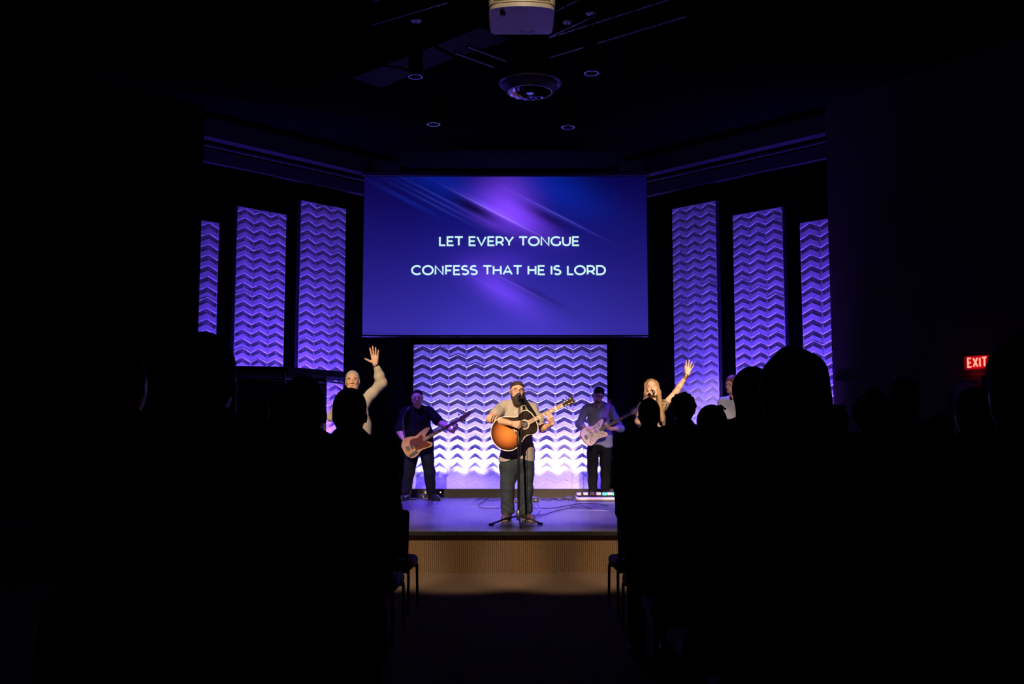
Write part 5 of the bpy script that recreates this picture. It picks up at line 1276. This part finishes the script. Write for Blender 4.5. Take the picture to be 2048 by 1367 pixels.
for i, (x, m_) in enumerate(zip(xs_, cols)):
    e_ = empty('effect_pedal', V(px_c+x*pw_/.64, py_+(.03 if i % 2 else -.02), STZ+.083), ['white effect pedal at the left end of the pedalboard', 'second effect pedal from the left on the pedalboard, cream', 'brown effect pedal on the pedalboard', 'cream effect pedal in the middle of the pedalboard', 'teal glowing effect pedal right of the pedalboard middle', 'white effect pedal between the two teal ones', 'teal glowing effect pedal at the right end of the pedalboard'][i], 'effect pedal', 'pedals on the pedalboard')
    MB().box((0, 0, .026), (.075, .12, .045), None, .006).build('case', M[m_], e_)
    for s in (-1, 1): MB().lathe((s*.02, .03, .048), [(.009, 0), (.008, .014), (0, .015)], 10).build('knob', M['black'], e_)
    MB().lathe((0, -.035, .048), [(.009, 0), (.008, .012), (0, .013)], 12).build('footswitch', M['chrome'], e_)
    MB().sphere((0, .0, .050), .0045, 8, 6).build('indicator', M['amber_led'], e_)
def floor_box(px, py, size, m, name, label, cat, extra=None):
    p = onz(px, py, STZ); e_ = empty(name, p, label, cat); MB().box((0, 0, size[2]/2), size, None, .008).build('case', M[m], e_)
    b = MB(); b.box((0, -.01, size[2]+.004), (size[0]*.6, size[1]*.5, .01), None, .003); b.build('top_panel', M['grey_metal' if m != 'white' else 'cream'], e_); 
    MB().cyl((size[0]*.3, -size[1]/2-.006, size[2]*.5), (size[0]*.3, -size[1]/2, size[2]*.5), size[2]*.2, n=10).build('jack', M['chrome'], e_); return e_
floor_box(1062, 1003, (.24, .16, .07), 'black', 'direct_box', 'black direct box on the stage behind the singer\'s legs', 'audio box')
floor_box(1028, 1004, (.18, .16, .05), 'black', 'floor_tuner', 'flat black tuner pedal behind the singer\'s right leg', 'audio box')
floor_box(1138, 998, (.12, .10, .05), 'grey_metal', 'power_supply', 'small grey power box just left of the pedalboard', 'audio box')
floor_box(842, 994, (.16, .12, .05), 'black', 'bass_pedal', 'black pedal on the stage between the bassist\'s feet', 'audio box')
for i, (pts, lab) in enumerate((
    ([(866, 996), (850, 999), (838, 996), (826, 999), (815, 995), (806, 1000)], 'tangle of black cable at the bassist\'s feet'),
    ([(949, 1000), (962, 997), (985, 1000), (1006, 998)], 'short cable loop on the stage left of the singer, nearest the plinth'),
    ([(978, 994), (966, 1003), (957, 1008), (962, 1014), (985, 1016), (1010, 1015)], 'black cable curving across the stage left of the singer\'s feet'),
    ([(1060, 1014), (1090, 1016), (1120, 1013), (1150, 1008), (1185, 1006), (1218, 1010)], 'long black cable crossing the stage to the pedalboard'),
    ([(1058, 1029), (1085, 1029), (1105, 1023), (1135, 1016), (1165, 1015), (1182, 1016), (1165, 1011), (1140, 1013)], 'looping black cable in front of the pedalboard'),
    ([(1082, 999), (1092, 996), (1100, 1000), (1110, 996), (1118, 1000), (1128, 996), (1140, 1000), (1148, 998)], 'bunched black cables between the direct box and the pedalboard'),
    ([(1082, 997), (1095, 1000), (1105, 996), (1114, 999), (1124, 999), (1136, 995)], 'thin cable tangled in the bunch left of the pedalboard'),
    ([(876, 992), (900, 989), (930, 992), (960, 990), (1000, 992)], 'faint black cable along the foot of the plinth'))):
    P = [onz(x, y, STZ+.006+.004*(i % 3)) for x, y in pts]
    tag(MB().tube(spline(P, 6, False), .005, 6).build('audio_cable', M['cable']), lab, 'cable', 'cables on the stage floor')
def tape(p, q, w, lab):
    a, b_ = onz(*p, STZ+.0015), onz(*q, STZ+.0015); d = nrm(b_-a); c = (a+b_)/2; n = V(-d[1], d[0], 0)
    ob = MB().box((0, 0, 0), (np.linalg.norm(b_-a), w, .002), np.stack([d, n, V(0, 0, 1)], 1)).build('marking_tape', M['tape']); ob.location = c; tag(ob, lab, 'tape', 'tape on the stage floor')
tape((868, 1011), (992, 1013), .012, 'long thin tape line on the stage left of the singer')
tape((866, 1010), (876, 994), .012, 'short slanted tape line on the stage in front of the bassist')
tape((1092, 1018), (1218, 1021), .012, 'long thin tape line on the stage right of the singer')
tape((1072, 1012), (1082, 1020), .05, 'small pale tape patch beside the singer\'s left shoe')
# ---------------------------------------------------------------- chairs
def chair_proto():
    root = empty('stacking_chair', (0, 0, 0))
    S = Sdf(.011); S.box((0, .0, .425), (.255, .235, .05), .045, .01); S.ell((0, .02, .455), V(.20, .19, .035), .05); S.build('seat', M['seat'], root)
    S = Sdf(.011); Bk = np.array(Matrix.Rotation(R(-8), 3, 'X')).T; S.box((0, -.265, .70), (.235, .035, .20), .034, .01, B=Bk); S.build('backrest', M['black_cloth'], root)
    for sx in (-1, 1):
        MB().tube([V(sx*.235, .20, .40), V(sx*.240, .235, .38), V(sx*.245, .25, .012)], .0125, 10).build('leg', M['black_metal'], root, True)
        MB().tube([V(sx*.225, -.20, .40), V(sx*.230, -.235, .30), V(sx*.240, -.30, .012)], .0125, 10).build('leg', M['black_metal'], root, True)
        MB().tube([V(sx*.225, -.20, .42), V(sx*.215, -.255, .52), V(sx*.20, -.29, .85)], .0125, 10).build('back_post', M['black_metal'], root, True)
    MB().tube([V(-.235, .20, .37), V(.235, .20, .37)], .010, 8).build('stretcher', M['black_metal'], root, True); MB().tube([V(-.225, -.2, .37), V(.225, -.2, .37)], .010, 8).build('stretcher', M['black_metal'], root, True)
    return root
proto = chair_proto(); first = True
ords = ['front', 'second', 'third', 'fourth', 'fifth']
for side_, sg in (('left', -1), ('right', 1)):
    for k in range(5):
        for j in range(2):
            c = proto if first else copy_tree(proto); first = False
            ysh = 8.66-1.1*k; x = sg*(1.10+.56*j)+(-.0 if sg < 0 else .02)
            c.location = (x, ysh, 0); c.rotation_euler = (0, 0, R(sg*2))
            lab = 'purple-seated chair %s of the aisle in the %s row, %s' % (side_, ords[k], 'right on the aisle' if j == 0 else 'one seat in from the aisle')
            tag(c, lab, 'chair', 'stacking chairs along the aisle')
# ---------------------------------------------------------------- congregation, seen from behind
def attendee(px, ytop, Y, label, hair='short', hm='hair_black', cloth='black_cloth', g=1.0, sw=1.0, turn=0, hs=1.0, skin='skin'):
    top = at(px, ytop, Y); s = top[2]/1.78; hs = hs*s; a = R(90+turn); f = V(math.cos(a), math.sin(a), 0); r = np.cross(f, UP)
    o = V(top[0], Y, 0); per = empty('person', o, label, 'person', 'standing congregation')
    hc = V(top[0], Y+.02, top[2]-.125*hs - (.012 if hair != 'bald' else 0)); fine = Y < 0
    h1 = .012 if Y > 4 else .010
    sc_ = V(top[0], Y, top[2]-.325*s); SL, SR = sc_-r*.185*s*sw, sc_+r*.185*s*sw; HC = V(top[0], Y, .95*s)
    EL, ER = SL-r*.015-UP*.29*s+f*.0, SR+r*.015-UP*.29*s; WL, WR = EL+f*.08-UP*.24*s, ER+f*.08-UP*.24*s
    S = Sdf(h1); torso(S, HC, SL, SR, f, g*.98, g); B = head(S, hc, f, UP, hs, 1.0, neck_to=sc_+UP*.06, fine=False)
    limb(S, SL, EL, WL, .048*g, .04, .028); limb(S, SR, ER, WR, .048*g, .04, .028)
    for W_h, t_ in ((WL, r), (WR, -r)): hand(S, W_h, nrm(-UP+f*.12), t_*.9, f, (14, 20, 15), 4, 1.05)
    leg = []
    for sx in (-1, 1):
        hip, kn, an = HC+r*sx*.09*g-UP*.06, V(top[0], Y, .5*s)+r*sx*.10, V(top[0], Y-.03, .09)+r*sx*.11; leg.append((hip, kn, an)); limb(S, hip, kn, an, .088*g, .058, .042); foot_body(S, V(an[0], an[1], 0), V(an[0], an[1], 0)+f*.18)
    S.build('body', M[skin], per, o)
    T = Sdf(h1); torso(T, HC, SL, SR, f, g*1.10, g*1.16)
    for a_, b_, c_ in ((SL, EL, WL), (SR, ER, WR)): T.cap(a_, b_, .064*g, .056, .03); T.cap(b_, lerp(b_, c_, .8), .056, .042, .02)
    T.cap(HC+UP*.2, HC-UP*.05, .155*g, .165*g, .06, flat=(f, .8)); T.cap(sc_-r*.03+UP*.07, sc_+r*.03+UP*.07, .055, None, .02)
    T.cut(HC-UP*.08, (0, 0, -1)).folds(.004, (7, 6, 20), px*.1).build('shirt', M[cloth], per, o)
    J = Sdf(h1+.002); J.ell(HC-UP*.01, V(.168*g, .125*g, .15), .05)
    for a_, b_, c_ in leg: J.cap(a_, b_, .105*g, .075, .015); J.cap(b_, c_+UP*.02, .075, .062, .015)
    J.cut((0, 0, .06), (0, 0, -1)).cut((0, 0, HC[2]+.05), (0, 0, 1)).build('trousers', M['black_cloth'], per, o)
    for _, _, an in leg: shoe(per, o, V(an[0], an[1]-.02, 0), V(an[0], an[1], 0)+f*.19, 0, s=1.0, h=.012)
    r_, f_, u_ = B; q = lambda x, y, z: hc+(r_*x+f_*y+u_*z)*hs
    H = Sdf(.008)
    H.ell(q(0, -.020, .032), V(.083, .097, .096)*hs, .02, B=B); H.ell(q(0, -.035, -.025), V(.074, .075, .075)*hs, .03, B=B)
    if hair == 'long':
        H.ell(q(0, -.02, .025), V(.092, .105, .105)*hs, .02, B=B); H.cap(q(0, -.045, -.02), q(0, -.065, -.26), .088*hs, .110*hs, .04, flat=(f_, .62))
    if hair == 'wavy':
        H.ell(q(.01, -.02, .02), V(.092, .105, .108)*hs, .02, B=B); H.cap(q(.0, -.045, -.02), q(.01, -.07, -.16), .088*hs, .096*hs, .04, flat=(f_, .66)); H.cap(q(.0, -.065, -.16), q(.02, -.075, -.36), .096*hs, .110*hs, .04, flat=(f_, .6))
        H.post.append(lambda D, X, Y, Z: D+.004*np.sin(Z*34+3*np.sin(X*24))*(np.abs(D) < .05))
    if hair == 'curly':
        rr = random.Random(int(px))
        for _ in range(70):
            th, ph = rr.uniform(0, 6.28), rr.uniform(-.5, 1.5); v = V(math.cos(th)*math.cos(ph), math.sin(th)*math.cos(ph), math.sin(ph))
            if v[1] > .75 and v[2] < .4: continue
            H.ell(q(v[0]*.085, v[1]*.095-.015, v[2]*.10+.02), .018*hs*rr.uniform(.7, 1.25), .006)
    if hair == 'bun':
        H.ell(q(0, -.02, .022), V(.092, .104, .100)*hs, .02, B=B); H.ell(q(.02, -.09, .085), V(.036, .034, .034)*hs, .01, B=B); H.cap(q(0, -.04, -.03), q(0, -.05, -.14), .080*hs, .075*hs, .03, flat=(f_, .7))
        H.cap(q(.055, -.04, .118), q(.085, -.04, .10), .008, .006, .01); H.cap(q(.03, -.04, .11), q(.055, -.04, .122), .006, .008, .01)
    H.ell(q(0, .105, -.03), V(.070, .075, .10)*hs, .01, op='-', B=B)
    if hair == 'short': H.box(q(0, 0, -.135), V(.13, .15, .045)*hs, .02, .01, '-', B=B)
    if hair != 'bald': H.build('hair', M[hm], per, o)
attendee(408, 656, 2.62, 'tall short-haired person whose head cuts off the foot of the leftmost lit column', 'short', g=1.1)
attendee(607, 746, 3.55, 'broad person in a brown shirt, left of the head before the cream sweater', 'short', 'hair_dark', 'brown_cloth', 1.1, 1.1)
attendee(700, 771, 4.80, 'short-haired person standing right in front of the raised-hand singer in cream', 'short')
attendee(243, 688, 3.4, 'person in the dark far left of the hall, left of the tallest near head', 'short', turn=-10)
attendee(513, 792, 6.97, 'small dark figure between the two nearest left heads, below the drum booth', 'bun')
attendee(1298, 793, 6.98, 'short-haired person whose head covers the chin of the blonde singer', 'short', hs=.92)
attendee(1366, 783, 8.06, 'curly-haired person below the raised arm of the blonde singer', 'curly', sw=.85, g=.92)
attendee(1423, 806, 5.88, 'person with looped-up hair before the dim column right of the screen', 'bun', sw=.9)
attendee(1503, 731, 4.79, 'long-haired person beside the keyboard player, partly behind the larger wavy head', 'long', sw=.9, turn=8)
attendee(1583, 690, 2.80, 'big wavy-haired person silhouetted against the two rightmost columns', 'wavy', 'hair_black', sw=.95)
attendee(1668, 806, 6.97, 'person whose head tops the foot of the rightmost narrow column', 'bun')
attendee(1746, 777, 4.80, 'wide-haired person in front of the brown wall, left of a taller head', 'curly', 'hair_dark')
attendee(1806, 752, 5.87, 'taller short-haired person in front of the brown wall, left of the exit sign', 'short')
attendee(1881, 822, 7.0, 'small distant head low in front of the dark exit door', 'short')
attendee(1948, 770, 4.75, 'person below the exit sign turned slightly to the aisle', 'bun', cloth='navy_cloth', turn=20)
attendee(2064, 655, 2.0, 'nearest person at the right edge of the photo, covering part of the exit sign', 'wavy', g=1.05)
# ---------------------------------------------------------------- stage lighting, camera
WARM = (1.0, .71, .46)
for x, tx, ty, e in ((-2.8, -1.85, 11.75, 4700), (-2.2, .08, 12.25, 9000), (2.6, 1.78, 12.1, 6000), (2.0, 2.95, 13.3, 2300)):
    spot('front_spot', (x, 3.0, 6.05), (tx, ty, STZ+(1.02 if x == -2.2 else 1.22)), e, WARM, 12.0 if x == -2.2 else 15.5, .4, .10)
for x in (-1.65, -.55, .55, 1.65):
    spot('front_wash', (x, 6.5, 6.15), (x, 10.75, .0), 1150, WARM, 17, .6, .12)
spot('front_spot', (-1.4, 3.0, 6.05), (-1.72, 15.9, STZ+.85), 1500, WARM, 4.6, .7, .08)
spot('front_spot', (1.6, 3.0, 6.05), (1.32, 15.6, STZ+1.3), 1500, WARM, 5.0, .7, .08)
spot('projector_fill', (.3, 2.4, 5.6), (.08, 6.3, 4.45), 300, WARM, 12, .8, .1)  # added fill that warms the projector, standing in for stray light
for x in (-2.4, 0, 2.4):
    spot('back_spot', (x, 15.2, 6.2), (x*.8, 14.3, STZ), 2300, (.13, .045, 1.0), 54, .5, .1)
spot('spill_fill', (1.0, 13.4, STZ+.1), (.1, 8.2, 5.0), 55, (.11, .045, 1.0), 44, .9, .1)  # added violet fill on projector underside and diffuser, imitating washer spill
w = bpy.data.worlds.new('World'); bpy.context.scene.world = w; w.use_nodes = True
w.node_tree.nodes['Background'].inputs[0].default_value = (.02, .015, .05, 1); w.node_tree.nodes['Background'].inputs[1].default_value = .004
cd = bpy.data.cameras.new('camera'); cd.sensor_width = 36; cd.lens = FPX/2048*36; cd.clip_start = .05; cd.clip_end = 100
cam = bpy.data.objects.new('camera', cd); COL.objects.link(cam); cam.location = (0, 0, CAMZ); cam.rotation_euler = (math.pi/2+PITCH, 0, 0)
sc = bpy.context.scene; sc.camera = cam
sc.view_settings.view_transform = 'Standard'; sc.view_settings.look = 'None'; sc.view_settings.exposure = 0; sc.view_settings.gamma = 1
sc.view_settings.use_curve_mapping = False
sc.cycles.use_denoising = True; sc.cycles.max_bounces = 8; sc.cycles.sample_clamp_indirect = 6
